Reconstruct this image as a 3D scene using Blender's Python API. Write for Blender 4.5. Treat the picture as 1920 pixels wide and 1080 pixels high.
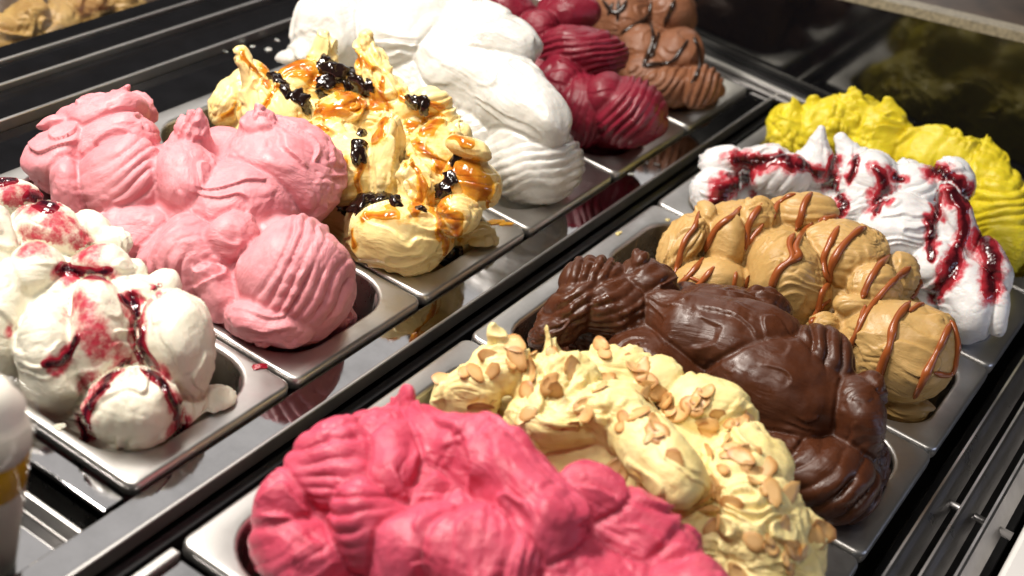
import bpy, math, random
import numpy as np
from mathutils import Vector, Matrix
from mathutils.bvhtree import BVHTree

for _o in list(bpy.data.objects):
    bpy.data.objects.remove(_o)
scene = bpy.context.scene
COL = scene.collection

# ------------------------------------------------------------------ camera
FPX = 2688.25
CAM = np.array([-0.529864, -0.078738, 0.680367])
ROT = np.array([[0.533646, -0.820632, 0.204413], [-0.370650, -0.444203, -0.815660], [0.760158, 0.359508, -0.541215]])
cd = bpy.data.cameras.new('camera')
cd.sensor_width = 36.0
cd.lens = FPX / 1920 * 36
cd.clip_start, cd.clip_end = 0.02, 50
cd.dof.use_dof = True
cd.dof.focus_distance = 1.19
cd.dof.aperture_fstop = 4.6
cam = bpy.data.objects.new('camera', cd)
COL.objects.link(cam)
_r = ROT
cam.matrix_world = Matrix(((_r[0][0], -_r[1][0], -_r[2][0], CAM[0]), (_r[0][1], -_r[1][1], -_r[2][1], CAM[1]),
                           (_r[0][2], -_r[1][2], -_r[2][2], CAM[2]), (0, 0, 0, 1)))
scene.camera = cam

# ------------------------------------------------------------------ world and lamps
world = bpy.data.worlds.new('World')
scene.world = world
world.use_nodes = True
world.node_tree.nodes['Background'].inputs[0].default_value = (1.0, 0.93, 0.86, 1)
world.node_tree.nodes['Background'].inputs[1].default_value = 0.05


def area_lamp(name, loc, target, sx, sy, power, col):
    d = bpy.data.lights.new(name, 'AREA')
    d.shape = 'RECTANGLE'
    d.size, d.size_y, d.energy, d.color = sx, sy, power, col
    o = bpy.data.objects.new(name, d)
    COL.objects.link(o)
    o.location = loc
    z = (Vector(loc) - Vector(target)).normalized()
    x = Vector((1, 0, 0)) - z * z.x
    x.normalize()
    y = z.cross(x)
    o.matrix_world = Matrix(((x.x, y.x, z.x, loc[0]), (x.y, y.y, z.y, loc[1]), (x.z, y.z, z.z, loc[2]), (0, 0, 0, 1)))
    return o


area_lamp('key_lamp', (0.05, 1.00, 1.10), (0.42, 0.40, 0.0), 0.75, 0.22, 33, (1.0, 0.93, 0.84))
area_lamp('shop_lamp', (-0.30, 0.25, 1.40), (0.40, 0.30, 0.0), 0.30, 0.20, 6.5, (1.0, 0.93, 0.85))
area_lamp('cool_lamp', (0.75, -0.95, 0.35), (0.8, 0.0, 0.0), 0.5, 0.15, 1.6, (0.62, 0.72, 1.0))

area_lamp('ceiling_lamp', (2.30, 1.58, 1.40), (0.60, 0.40, 0.0), 3.3, 1.0, 12, (1.0, 0.96, 0.92))

scene.render.engine = 'CYCLES'
scene.cycles.use_denoising = True
scene.cycles.max_bounces = 8
scene.view_settings.view_transform = 'Standard'
scene.view_settings.look = 'None'
scene.view_settings.exposure = 0.07
scene.view_settings.gamma = 1.0

# ------------------------------------------------------------------ layout (metres; x along the rows, y across them, z up; rims at z = 0)
PITCH = 0.1693
PAN_W, PAN_L = 0.1655, 0.36
ROW = {1: (0.0146, 0.4149), 2: (0.0, 0.0)}
END_X = 1.062


def pan_origin(row, i):
    return np.array([ROW[row][0] + i * PITCH, ROW[row][1], 0.0])


# ------------------------------------------------------------------ numeric helpers
RNG = np.random.default_rng(7)
LAT = RNG.random((64, 64, 64)).astype(np.float32)


def vnoise(p):
    """smooth value noise in 0..1, p (N,3) in cells"""
    p = np.asarray(p, np.float32)
    i = np.floor(p).astype(np.int64)
    f = p - i
    f = f * f * f * (f * (f * 6 - 15) + 10)
    i0, i1 = i & 63, (i + 1) & 63
    x0, y0, z0, x1, y1, z1 = i0[:, 0], i0[:, 1], i0[:, 2], i1[:, 0], i1[:, 1], i1[:, 2]
    fx, fy, fz = f[:, 0], f[:, 1], f[:, 2]
    a = LAT[x0, y0, z0] * (1 - fx) + LAT[x1, y0, z0] * fx
    b = LAT[x0, y1, z0] * (1 - fx) + LAT[x1, y1, z0] * fx
    c = LAT[x0, y0, z1] * (1 - fx) + LAT[x1, y0, z1] * fx
    d = LAT[x0, y1, z1] * (1 - fx) + LAT[x1, y1, z1] * fx
    a = a * (1 - fy) + b * fy
    c = c * (1 - fy) + d * fy
    return a * (1 - fz) + c * fz


def sstep(a, b, x):
    t = np.clip((x - a) / (b - a), 0, 1)
    return t * t * (3 - 2 * t)


def ray(u, v):
    return ROT.T @ np.array([(u - 960) / FPX, (v - 540) / FPX, 1.0])


def at_x(u, v, x):
    d = ray(u, v)
    return CAM + d * ((x - CAM[0]) / d[0])


def depth_of(p):
    return float(ROT[2] @ (p - CAM))


def project(P):
    c = (P - CAM) @ ROT.T
    return np.stack([960 + FPX * c[:, 0] / c[:, 2], 540 + FPX * c[:, 1] / c[:, 2]], 1), c[:, 2]


def surface_nets(F, org, h):
    s = F < 0
    n = s[:-1, :-1, :-1].astype(np.int8)
    corners = [(a, b, c) for a in (0, 1) for b in (0, 1) for c in (0, 1)]
    cnt = np.zeros(tuple(k - 1 for k in F.shape), np.int8)
    nx, ny, nz = cnt.shape
    for a, b, c in corners:
        cnt += s[a:a + nx, b:b + ny, c:c + nz]
    act = (cnt > 0) & (cnt < 8)
    idx = np.argwhere(act)
    vid = np.full(cnt.shape, -1, np.int64)
    vid[act] = np.arange(len(idx))
    val = {k: F[idx[:, 0] + k[0], idx[:, 1] + k[1], idx[:, 2] + k[2]] for k in corners}
    acc = np.zeros((len(idx), 3))
    num = np.zeros(len(idx))
    for k in corners:
        for ax in range(3):
            if k[ax]:
                continue
            k2 = list(k)
            k2[ax] = 1
            k2 = tuple(k2)
            va, vb = val[k], val[k2]
            m = (va < 0) != (vb < 0)
            t = va / np.where(m, va - vb, 1)
            q = np.tile(np.array(k, float), (len(idx), 1))
            q[:, ax] = t
            acc[m] += q[m]
            num[m] += 1
    V = org + h * (idx + acc / num[:, None])
    quads = []
    for ax in range(3):
        o1, o2 = [(1, 2), (2, 0), (0, 1)][ax]
        sl0 = [slice(None)] * 3
        sl1 = [slice(None)] * 3
        sl0[ax], sl1[ax] = slice(0, -1), slice(1, None)
        sa, sb = s[tuple(sl0)], s[tuple(sl1)]
        e = np.argwhere(sa != sb)
        ok = np.ones(len(e), bool)
        for a in (o1, o2):
            ok &= (e[:, a] > 0) & (e[:, a] < F.shape[a] - 1)
        e = e[ok]
        flip = sa[e[:, 0], e[:, 1], e[:, 2]]

        def cell(d1, d2):
            c = e.copy()
            c[:, o1] += d1
            c[:, o2] += d2
            return vid[c[:, 0], c[:, 1], c[:, 2]]
        q = np.stack([cell(-1, -1), cell(0, -1), cell(0, 0), cell(-1, 0)], 1)
        q[~flip] = q[~flip][:, ::-1]
        quads.append(q)
    Q = np.concatenate(quads)
    return V, Q[(Q >= 0).all(1)]


def vnormals(V, Q):
    n = np.cross(V[Q[:, 2]] - V[Q[:, 0]], V[Q[:, 3]] - V[Q[:, 1]])
    out = np.zeros_like(V)
    for k in range(4):
        for a in range(3):
            out[:, a] += np.bincount(Q[:, k], n[:, a], len(V))
    return out / np.maximum(np.linalg.norm(out, axis=1), 1e-12)[:, None]


def smooth_verts(V, Q, it, fac=0.5):
    for _ in range(it):
        acc = np.zeros_like(V)
        num = np.zeros(len(V))
        for k in range(4):
            a, b = Q[:, k], Q[:, (k + 1) % 4]
            for c in range(3):
                acc[:, c] += np.bincount(a, V[b, c], len(V)) + np.bincount(b, V[a, c], len(V))
            num += np.bincount(a, minlength=len(V)) + np.bincount(b, minlength=len(V))
        V = V + fac * (acc / np.maximum(num, 1)[:, None] - V)
    return V


def subdivide(V, Nn, Q):
    E = np.sort(np.concatenate([Q[:, [k, (k + 1) % 4]] for k in range(4)]), 1)
    U, inv = np.unique(E, axis=0, return_inverse=True)
    inv = inv.reshape(4, -1).T + len(V)
    c = len(V) + len(U) + np.arange(len(Q))
    V2 = np.concatenate([V, V[U].mean(1), V[Q].mean(1)])
    N2 = np.concatenate([Nn, Nn[U].mean(1), Nn[Q].mean(1)])
    N2 /= np.maximum(np.linalg.norm(N2, axis=1), 1e-9)[:, None]
    Q2 = np.concatenate([np.stack([Q[:, k], inv[:, k], c, inv[:, k - 1]], 1) for k in range(4)])
    return V2, N2, Q2


def components(n, Q):
    lab = np.arange(n)
    while True:
        m = lab[Q].min(1)
        new = lab.copy()
        for k in range(4):
            np.minimum.at(new, Q[:, k], m)
        new = new[new]
        if (new == lab).all():
            return lab
        lab = new


# ------------------------------------------------------------------ object helpers
def tag(o, label=None, cat=None, group=None, kind=None):
    for k, v in (('label', label), ('category', cat), ('group', group), ('kind', kind)):
        if v:
            o[k] = v
    return o


def link(name, me, mat=None, parent=None, smooth=True):
    o = bpy.data.objects.new(name, me)
    COL.objects.link(o)
    if mat is not None and len(me.materials) == 0:
        me.materials.append(mat)
    if smooth:
        me.polygons.foreach_set('use_smooth', [True] * len(me.polygons))
    if parent is not None:
        o.parent = parent
    return o


def mesh_np(name, V, Q):
    me = bpy.data.meshes.new(name)
    k = Q.shape[1]
    me.vertices.add(len(V))
    me.vertices.foreach_set('co', np.ascontiguousarray(V, np.float32).ravel())
    me.loops.add(Q.size)
    me.loops.foreach_set('vertex_index', np.ascontiguousarray(Q, np.int32).ravel())
    me.polygons.add(len(Q))
    me.polygons.foreach_set('loop_start', np.arange(0, Q.size, k, dtype=np.int32))
    me.update(calc_edges=True)
    return me


def mesh_py(name, V, F):
    me = bpy.data.meshes.new(name)
    me.from_pydata([tuple(map(float, v)) for v in V], [], [tuple(map(int, f)) for f in F])
    me.update()
    return me


def set_attr(me, name, arr):
    a = me.attributes.new(name, 'FLOAT', 'POINT')
    a.data.foreach_set('value', np.ascontiguousarray(arr, np.float32))


def empty(name, loc=(0, 0, 0)):
    o = bpy.data.objects.new(name, None)
    COL.objects.link(o)
    o.location = loc
    return o


def box_mesh(name, x0, x1, y0, y1, z0, z1, bev=0.0015):
    """box with chamfered edges"""
    b = min(bev, (x1 - x0) / 3, (y1 - y0) / 3, (z1 - z0) / 3)
    import bmesh
    bm = bmesh.new()
    bmesh.ops.create_cube(bm, size=1)
    for v in bm.verts:
        v.co.x = x0 + (v.co.x + .5) * (x1 - x0)
        v.co.y = y0 + (v.co.y + .5) * (y1 - y0)
        v.co.z = z0 + (v.co.z + .5) * (z1 - z0)
    bmesh.ops.bevel(bm, geom=bm.edges[:], offset=b, segments=2, profile=0.5, affect='EDGES')
    me = bpy.data.meshes.new(name)
    bm.to_mesh(me)
    bm.free()
    return me


def box(name, dims, mat, parent=None, bev=0.0015):
    return link(name, box_mesh(name, *dims, bev=bev), mat, parent, smooth=False)


# ------------------------------------------------------------------ materials
def new_mat(name):
    m = bpy.data.materials.new(name)
    m.use_nodes = True
    nt = m.node_tree
    return m, nt, nt.nodes['Principled BSDF'], nt.nodes, nt.links


def noise_node(N, L, scale, detail=3.0, vec=None, rough=0.5):
    n = N.new('ShaderNodeTexNoise')
    n.inputs['Scale'].default_value = scale
    n.inputs['Detail'].default_value = detail
    n.inputs['Roughness'].default_value = rough
    if vec is not None:
        L.new(vec, n.inputs['Vector'])
    return n


def ramp(N, L, fac, stops):
    r = N.new('ShaderNodeValToRGB')
    el = r.color_ramp.elements
    while len(el) < len(stops):
        el.new(0.5)
    for e, (p, c) in zip(el, stops):
        e.position = p
        e.color = (*c, 1) if len(c) == 3 else c
    L.new(fac, r.inputs[0])
    return r


def steel_mat(name, base=(0.64, 0.625, 0.605), rough=0.38, stretch=(6, 160, 160), bump=0.12, smudge=0.12):
    m, nt, P, N, L = new_mat(name)
    P.inputs['Metallic'].default_value = 1
    tc = N.new('ShaderNodeTexCoord')
    mp = N.new('ShaderNodeMapping')
    mp.inputs['Scale'].default_value = stretch
    L.new(tc.outputs['Object'], mp.inputs[0])
    n1 = noise_node(N, L, 8, 4, mp.outputs[0])
    n2 = noise_node(N, L, 22, 4, tc.outputs['Object'], 0.65)
    r = N.new('ShaderNodeMapRange')
    r.inputs[1].default_value, r.inputs[2].default_value = 0.3, 0.75
    r.inputs[3].default_value, r.inputs[4].default_value = rough - smudge * .5, rough + smudge
    L.new(n2.outputs[0], r.inputs[0])
    L.new(r.outputs[0], P.inputs['Roughness'])
    c = ramp(N, L, n2.outputs[0], [(0.3, base), (0.75, tuple(k * 0.76 for k in base))])
    L.new(c.outputs[0], P.inputs['Base Color'])
    b = N.new('ShaderNodeBump')
    b.inputs['Strength'].default_value = bump
    b.inputs['Distance'].default_value = 0.0006
    L.new(n1.outputs[0], b.inputs['Height'])
    L.new(b.outputs[0], P.inputs['Normal'])
    return m


def gelato_mat(name, base, dark, sss=0.25, radius=(0.0030, 0.0016, 0.0011), rough=0.42, grain=0.35, drag=0.5, stain=None, spec=0.45, scale=260, coat=0.0):
    m, nt, P, N, L = new_mat(name)
    tc = N.new('ShaderNodeTexCoord')
    n = noise_node(N, L, 35, 5, tc.outputs['Object'], 0.6)
    c = ramp(N, L, n.outputs[0], [(0.32, dark), (0.62, base)])
    col = c.outputs[0]
    rsock = None
    if stain is not None:
        at = N.new('ShaderNodeAttribute')
        at.attribute_name = 'stain'
        sn = noise_node(N, L, 140, 5, tc.outputs['Object'], 0.7)
        ad = N.new('ShaderNodeMath')
        ad.operation = 'MULTIPLY_ADD'
        L.new(sn.outputs[0], ad.inputs[0])
        ad.inputs[1].default_value = 1.5
        ad.inputs[2].default_value = -0.95
        a2 = N.new('ShaderNodeMath')
        a2.operation = 'ADD'
        L.new(at.outputs['Fac'], a2.inputs[0])
        L.new(ad.outputs[0], a2.inputs[1])
        mr = N.new('ShaderNodeMapRange')
        mr.interpolation_type = 'SMOOTHSTEP'
        mr.inputs[1].default_value, mr.inputs[2].default_value = 0.25, 0.95
        L.new(a2.outputs[0], mr.inputs[0])
        mx = N.new('ShaderNodeMix')
        mx.data_type = 'RGBA'
        L.new(mr.outputs[0], mx.inputs[0])
        L.new(col, mx.inputs[6])
        mx.inputs[7].default_value = (*stain, 1)
        col = mx.outputs[2]
    L.new(col, P.inputs['Base Color'])
    P.inputs['Roughness'].default_value = rough
    P.inputs['Specular IOR Level'].default_value = spec
    P.inputs['Subsurface Weight'].default_value = sss
    P.inputs['Subsurface Radius'].default_value = radius
    P.inputs['Subsurface Scale'].default_value = 1.0
    P.inputs['Coat Weight'].default_value = coat
    P.inputs['Coat Roughness'].default_value = 0.15
    # bump: spatula drag lines along the flow of each dollop, churned grain, fine pores
    fa = N.new('ShaderNodeAttribute')
    fa.attribute_name = 'flow'
    fm = N.new('ShaderNodeMapping')
    fm.inputs['Scale'].default_value = (22, 330, 330)
    L.new(fa.outputs['Vector'], fm.inputs[0])
    fl = noise_node(N, L, 1.0, 4, fm.outputs[0], 0.6)
    mk = noise_node(N, L, 45, 2, tc.outputs['Object'])
    mr2 = N.new('ShaderNodeMapRange')
    mr2.inputs[1].default_value, mr2.inputs[2].default_value = 0.38, 0.62
    L.new(mk.outputs[0], mr2.inputs[0])
    ml = N.new('ShaderNodeMath')
    ml.operation = 'MULTIPLY'
    L.new(fl.outputs[0], ml.inputs[0])
    L.new(mr2.outputs[0], ml.inputs[1])
    b0 = N.new('ShaderNodeBump')
    b0.inputs['Strength'].default_value = drag
    b0.inputs['Distance'].default_value = 0.0022
    L.new(ml.outputs[0], b0.inputs['Height'])
    g = noise_node(N, L, scale, 5, tc.outputs['Object'], 0.65)
    b = N.new('ShaderNodeBump')
    b.inputs['Strength'].default_value = grain
    b.inputs['Distance'].default_value = 0.0015
    L.new(g.outputs[0], b.inputs['Height'])
    L.new(b0.outputs[0], b.inputs['Normal'])
    vo = N.new('ShaderNodeTexVoronoi')
    vo.inputs['Scale'].default_value = 330
    L.new(tc.outputs['Object'], vo.inputs['Vector'])
    mp_ = N.new('ShaderNodeMapRange')
    mp_.inputs[1].default_value, mp_.inputs[2].default_value = 0.0, 0.22
    L.new(vo.outputs['Distance'], mp_.inputs[0])
    b2 = N.new('ShaderNodeBump')
    b2.inputs['Strength'].default_value = grain * 0.35
    b2.inputs['Distance'].default_value = 0.0006
    L.new(mp_.outputs[0], b2.inputs['Height'])
    L.new(b.outputs[0], b2.inputs['Normal'])
    L.new(b2.outputs[0], P.inputs['Normal'])
    # wet and dull patches
    rr = N.new('ShaderNodeMapRange')
    rr.inputs[1].default_value, rr.inputs[2].default_value = 0.35, 0.65
    rr.inputs[3].default_value, rr.inputs[4].default_value = max(rough - 0.12, 0.08), rough + 0.12
    rn = noise_node(N, L, 60, 4, tc.outputs['Object'], 0.6)
    L.new(rn.outputs[0], rr.inputs[0])
    L.new(rr.outputs[0], P.inputs['Roughness'])
    return m


def sauce_mat(name, thin, thick, rough=0.08, lo=0.15, hi=0.85, sss=0.0, bump=0.25, scale=300):
    m, nt, P, N, L = new_mat(name)
    at = N.new('ShaderNodeAttribute')
    at.attribute_name = 'thick'
    tc = N.new('ShaderNodeTexCoord')
    n = noise_node(N, L, 120, 4, tc.outputs['Object'], 0.65)
    ad = N.new('ShaderNodeMath')
    ad.operation = 'MULTIPLY_ADD'
    L.new(n.outputs[0], ad.inputs[0])
    ad.inputs[1].default_value = 0.9
    L.new(at.outputs['Fac'], ad.inputs[2])
    s = N.new('ShaderNodeMath')
    s.operation = 'SUBTRACT'
    L.new(ad.outputs[0], s.inputs[0])
    s.inputs[1].default_value = 0.45
    c = ramp(N, L, s.outputs[0], [(lo, thin), (hi, thick)])
    L.new(c.outputs[0], P.inputs['Base Color'])
    P.inputs['Roughness'].default_value = rough
    P.inputs['Specular IOR Level'].default_value = 0.6
    P.inputs['Subsurface Weight'].default_value = sss
    P.inputs['Subsurface Radius'].default_value = (0.004, 0.001, 0.0005)
    P.inputs['Subsurface Scale'].default_value = 1.0
    g = noise_node(N, L, scale, 3, tc.outputs['Object'])
    b = N.new('ShaderNodeBump')
    b.inputs['Strength'].default_value = bump
    b.inputs['Distance'].default_value = 0.001
    L.new(g.outputs[0], b.inputs['Height'])
    L.new(b.outputs[0], P.inputs['Normal'])
    return m


def plain_mat(name, col, rough=0.4, metal=0.0, spec=0.5, var=0.15, scale=30, bump=0.0, bscale=200):
    m, nt, P, N, L = new_mat(name)
    tc = N.new('ShaderNodeTexCoord')
    n = noise_node(N, L, scale, 5, tc.outputs['Object'], 0.6)
    c = ramp(N, L, n.outputs[0], [(0.3, tuple(k * (1 - var) for k in col)), (0.7, tuple(min(1, k * (1 + var)) for k in col))])
    L.new(c.outputs[0], P.inputs['Base Color'])
    P.inputs['Roughness'].default_value = rough
    P.inputs['Metallic'].default_value = metal
    P.inputs['Specular IOR Level'].default_value = spec
    if bump:
        g = noise_node(N, L, bscale, 4, tc.outputs['Object'])
        b = N.new('ShaderNodeBump')
        b.inputs['Strength'].default_value = bump
        b.inputs['Distance'].default_value = 0.001
        L.new(g.outputs[0], b.inputs['Height'])
        L.new(b.outputs[0], P.inputs['Normal'])
    return m


STEEL = steel_mat('brushed_steel')
POLISHED = steel_mat('polished_steel', (0.34, 0.335, 0.34), 0.05, (2, 40, 40), 0.03, 0.12)
BLACK = plain_mat('black_plastic', (0.006, 0.006, 0.007), 0.30, var=0.4)
BLACKGLOSS = plain_mat('black_gloss', (0.005, 0.005, 0.006), 0.12, var=0.3)
WHITE = plain_mat('white_counter', (0.72, 0.70, 0.68), 0.35, var=0.03)
GRANITE = plain_mat("beige_granite", (0.24, 0.205, 0.14), 0.4, var=0.45, scale=190)
BROWN = plain_mat('brown_stone', (0.085, 0.052, 0.032), 0.4, var=0.7, scale=9)

# ================================================================== the case
def struct(o):
    o['kind'] = 'structure'
    return o


# black well under the pans, so that gaps between them stay dark
struct(box('case_floor', (-0.7, 2.6, -0.5, 1.6, -0.30, -0.26), BLACK))

# polished rail between the two rows
rail = empty('divider_rail', (0.5, 0.40, -0.02))
rail.location = (0, 0, 0)
tag(rail, 'long polished steel divider rail running between the two rows of pans', 'rail')
box('rail_top', (-0.62, END_X - 0.004, 0.3895, 0.4135, -0.012, -0.0065), POLISHED, rail, 0.001)
box('rail_edge', (-0.62, END_X - 0.004, 0.3862, 0.3893, -0.018, -0.0035), STEEL, rail, 0.0009)
box('rail_web', (-0.62, END_X - 0.004, 0.375, 0.384, -0.16, -0.020), BLACK, rail, 0.001)

# ------------------------------------------------------------------ pans
def rrect(hx, hy, r, n=9):
    pts = []
    for cx, cy, a0 in ((hx - r, hy - r, 0), (-hx + r, hy - r, 90), (-hx + r, -hy + r, 180), (hx - r, -hy + r, 270)):
        for k in range(n):
            a = math.radians(a0 + 90 * k / (n - 1))
            pts.append((cx + r * math.cos(a), cy + r * math.sin(a)))
    return np.array(pts)


def loft(name, rings, cap=False):
    V, F = [], []
    n = len(rings[0][0])
    for k, (xy, z) in enumerate(rings):
        for p in xy:
            V.append((p[0], p[1], z))
        if k:
            for j in range(n):
                F.append(((k - 1) * n + j, (k - 1) * n + (j + 1) % n, k * n + (j + 1) % n, k * n + j))
    if cap:
        F.append(tuple((len(rings) - 1) * n + j for j in range(n)))
    return mesh_py(name, V, F)


HX, HY = PAN_W / 2, PAN_L / 2
IX, IY, IR = HX - 0.0095, HY - 0.019, 0.042
rim_rings = []
for d, z in ((0.0006, -0.011), (0.0, -0.009), (0.0, -0.0035), (0.0006, -0.0013), (0.0020, -0.0002), (0.0035, 0.0)):
    rim_rings.append((rrect(HX - d, HY - d, max(0.009 - d, 0.004)), z))
for d, z in ((-0.0030, 0.0), (-0.0012, -0.0004), (0.0, -0.0016), (0.0006, -0.0035)):
    rim_rings.append((rrect(IX - d, IY - d, IR - d), z))
RIM = loft('rim', rim_rings)
basin_rings = []
for d, z in ((0.0006, -0.0035), (0.0012, -0.010), (0.004, -0.05), (0.008, -0.095), (0.012, -0.108), (0.022, -0.115)):
    basin_rings.append((rrect(IX - d, IY - d, IR - d * .5), z))
BASIN = loft('basin', basin_rings, cap=True)


def basin_mat(name, smear):
    m = steel_mat(name, (0.50, 0.48, 0.45), 0.26)
    N, L = m.node_tree.nodes, m.node_tree.links
    P = N['Principled BSDF']
    old = P.inputs['Base Color'].links[0].from_socket
    tc = N.new('ShaderNodeTexCoord')
    mp = N.new('ShaderNodeMapping')
    mp.inputs['Scale'].default_value = (1, 1, 0.35)
    L.new(tc.outputs['Object'], mp.inputs[0])
    n = noise_node(N, L, 38, 5, mp.outputs[0], 0.6)
    r = N.new('ShaderNodeMapRange')
    r.interpolation_type = 'SMOOTHSTEP'
    r.inputs[1].default_value, r.inputs[2].default_value = 0.50, 0.62
    r.inputs[4].default_value = 0.8
    L.new(n.outputs[0], r.inputs[0])
    mx = N.new('ShaderNodeMix')
    mx.data_type = 'RGBA'
    L.new(r.outputs[0], mx.inputs[0])
    L.new(old, mx.inputs[6])
    mx.inputs[7].default_value = (*smear, 1)
    L.new(mx.outputs[2], P.inputs['Base Color'])
    iv = N.new('ShaderNodeMath')
    iv.operation = 'SUBTRACT'
    iv.inputs[0].default_value = 1
    L.new(r.outputs[0], iv.inputs[1])
    L.new(iv.outputs[0], P.inputs['Metallic'])
    return m


# ------------------------------------------------------------------ gelato sculpting
ANG = {}


class Gelato:
    def __init__(self, row, i, H=0.07, h=0.00125):
        self.row, self.i, self.H, self.h = row, i, H, h
        self.o = pan_origin(row, i)
        self.items = []

    def solve_lat(self, u, v, rd):
        best, bl = 1e9, 82
        for lat in range(8, 158, 2):
            p = at_x(u, v, self.o[0] + lat / 1000)
            gap = p[2] - self.H * (1 - ((lat - 82) / 92.0) ** 2)
            if gap <= 0:
                bl = lat
                break
            if gap < best:
                best, bl = gap, lat
        return min(max(bl + rd * 1000 * 0.45, 14), 150)

    def place(self, u, v, lat):
        p = at_x(u, v, self.o[0] + lat / 1000)
        return p, depth_of(p) / FPX

    def lump(self, u, v, a, b, ang=0, lat=None, d=1.0, rid=None, flow=None, st=1.0):
        """dollop: centre pixel, half sizes in pixels, tilt; rid = (kind, p1, p2, spacing, amp)"""
        rd = (a + b) / 2 * d * 0.00045
        if lat is None:
            lat = self.solve_lat(u, v, rd)
        c, s = self.place(u, v, lat)
        t = math.radians(ang)
        X = ROT[0] * math.cos(t) + ROT[1] * math.sin(t)
        Y = -ROT[0] * math.sin(t) + ROT[1] * math.cos(t)
        Z = ROT[2]
        self.items.append(dict(kind='e', c=c, M=np.stack([X, Y, Z]), r=np.array([a * s, b * s, (a + b) / 2 * d * s]),
                               s=s, uv=(u, v), rid=rid, flow=flow, lat=lat, st=st))

    def stroke(self, pts, rid=None, st=1.0):
        """rounded sweep through (u, v, radius px, lat)"""
        P, Rr = [], []
        big = max(pts, key=lambda q: q[2])
        lat0 = self.solve_lat(big[0], big[1], big[2] * 0.00045)
        for q in pts:
            u, v, r = q[:3]
            p, s = self.place(u, v, q[3] if len(q) > 3 else lat0)
            P.append(p)
            Rr.append(r * s)
        self.items.append(dict(kind='s', P=np.array(P), R=np.array(Rr), s=s, c=np.mean(P, 0), uv=pts[0][:2], rid=rid, flow=None, lat=lat0, st=st))

    def dist(self, it, P):
        if it['kind'] == 'e':
            q = (P - it['c']) @ it['M'].T
            k0 = np.linalg.norm(q / it['r'], axis=1)
            k1 = np.linalg.norm(q / it['r'] ** 2, axis=1)
            return k0 * (k0 - 1) / np.maximum(k1, 1e-6)
        best = None
        for k in range(len(it['P']) - 1):
            a, b = it['P'][k], it['P'][k + 1]
            ab = b - a
            t = np.clip((P - a) @ ab / (ab @ ab), 0, 1)
            d = np.linalg.norm(P - a - t[:, None] * ab, axis=1) - (it['R'][k] + (it['R'][k + 1] - it['R'][k]) * t)
            best = d if best is None else np.minimum(best, d)
        return best

    def bbox(self, it, m):
        if it['kind'] == 'e':
            e = np.sqrt(((it['M'] * it['r'][:, None]) ** 2).sum(0))
            return it['c'] - e - m, it['c'] + e + m
        return (it['P'] - it['R'][:, None]).min(0) - m, (it['P'] + it['R'][:, None]).max(0) + m

    def build(self, k=0.006, warp=0.004, crease=0.0016, streak=0.0006, lumpy=0.0010, rag=0.0, ragsc=0.010, seed=0, fold=0.002, foldsc=1.0, hill=0.72, clip=True):
        h = self.h
        lo = np.array([self.o[0] - 0.035, self.o[1] - 0.035, -0.085])
        hi = np.array([self.o[0] + PAN_W + 0.035, self.o[1] + PAN_L + 0.035, 0.21])
        ax = [np.arange(lo[j], hi[j], h) for j in range(3)]
        if hill:
            ys = [it['c'][1] for it in self.items]
            y0, y1 = max(min(ys), self.o[1] + 0.05), min(max(ys), self.o[1] + PAN_L - 0.05)
            self.items.append(dict(kind='e', c=np.array([self.o[0] + HX + 0.006, (y0 + y1) / 2, -0.03]), M=np.eye(3),
                                   r=np.array([0.064, (y1 - y0) / 2 + 0.022, 0.03 + self.H * hill]), s=0.00045, uv=(0, 0), rid=None, flow='y', lat=82, st=1.0))
        F = np.full([len(a) for a in ax], 0.05, np.float32)
        for it in self.items:
            b0, b1 = self.bbox(it, 0.010)
            i0 = [max(0, int((b0[j] - lo[j]) / h)) for j in range(3)]
            i1 = [min(len(ax[j]), int((b1[j] - lo[j]) / h) + 2) for j in range(3)]
            if any(i1[j] <= i0[j] + 1 for j in range(3)):
                continue
            sub = [ax[j][i0[j]:i1[j]] for j in range(3)]
            G = np.stack(np.meshgrid(*sub, indexing='ij'), -1)
            d = self.dist(it, G.reshape(-1, 3)).reshape(G.shape[:3]).astype(np.float32)
            v = F[i0[0]:i1[0], i0[1]:i1[1], i0[2]:i1[2]]
            hh = np.maximum(k - np.abs(v - d), 0) / k
            v[...] = np.minimum(v, d) - hh * hh * k * 0.25
        # stays inside the pan below its rim
        X, Y, Z = np.meshgrid(*ax, indexing='ij', sparse=True)
        bx = np.maximum(np.abs(X - self.o[0] - HX) - (IX - 0.004), np.abs(Y - self.o[1] - HY) - (IY - 0.004))
        if clip:
            F = np.maximum(F, np.minimum(0.0015 - Z, bx))
        for sl in (np.s_[0, :, :], np.s_[-1, :, :], np.s_[:, 0, :], np.s_[:, -1, :], np.s_[:, :, 0], np.s_[:, :, -1]):
            F[sl] = 0.02
        V, Q = surface_nets(F, lo, h)
        # ---- detail on the vertices
        D = np.stack([self.dist(it, V) for it in self.items])
        ordd = np.sort(D, 0)
        d1, d2 = ordd[0], (ordd[1] if len(ordd) > 1 else ordd[0] + 1)
        own = D.argmin(0)
        Nn = vnormals(V, Q)
        W = np.exp(-(D - d1) / 0.0025)
        W /= W.sum(0)
        sd = seed * 7.31 + self.i * 3.7 + self.row * 11.1
        disp = -crease * np.exp(-((d2 - d1) / 0.0030) ** 2)
        flow = np.zeros_like(V)
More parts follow.
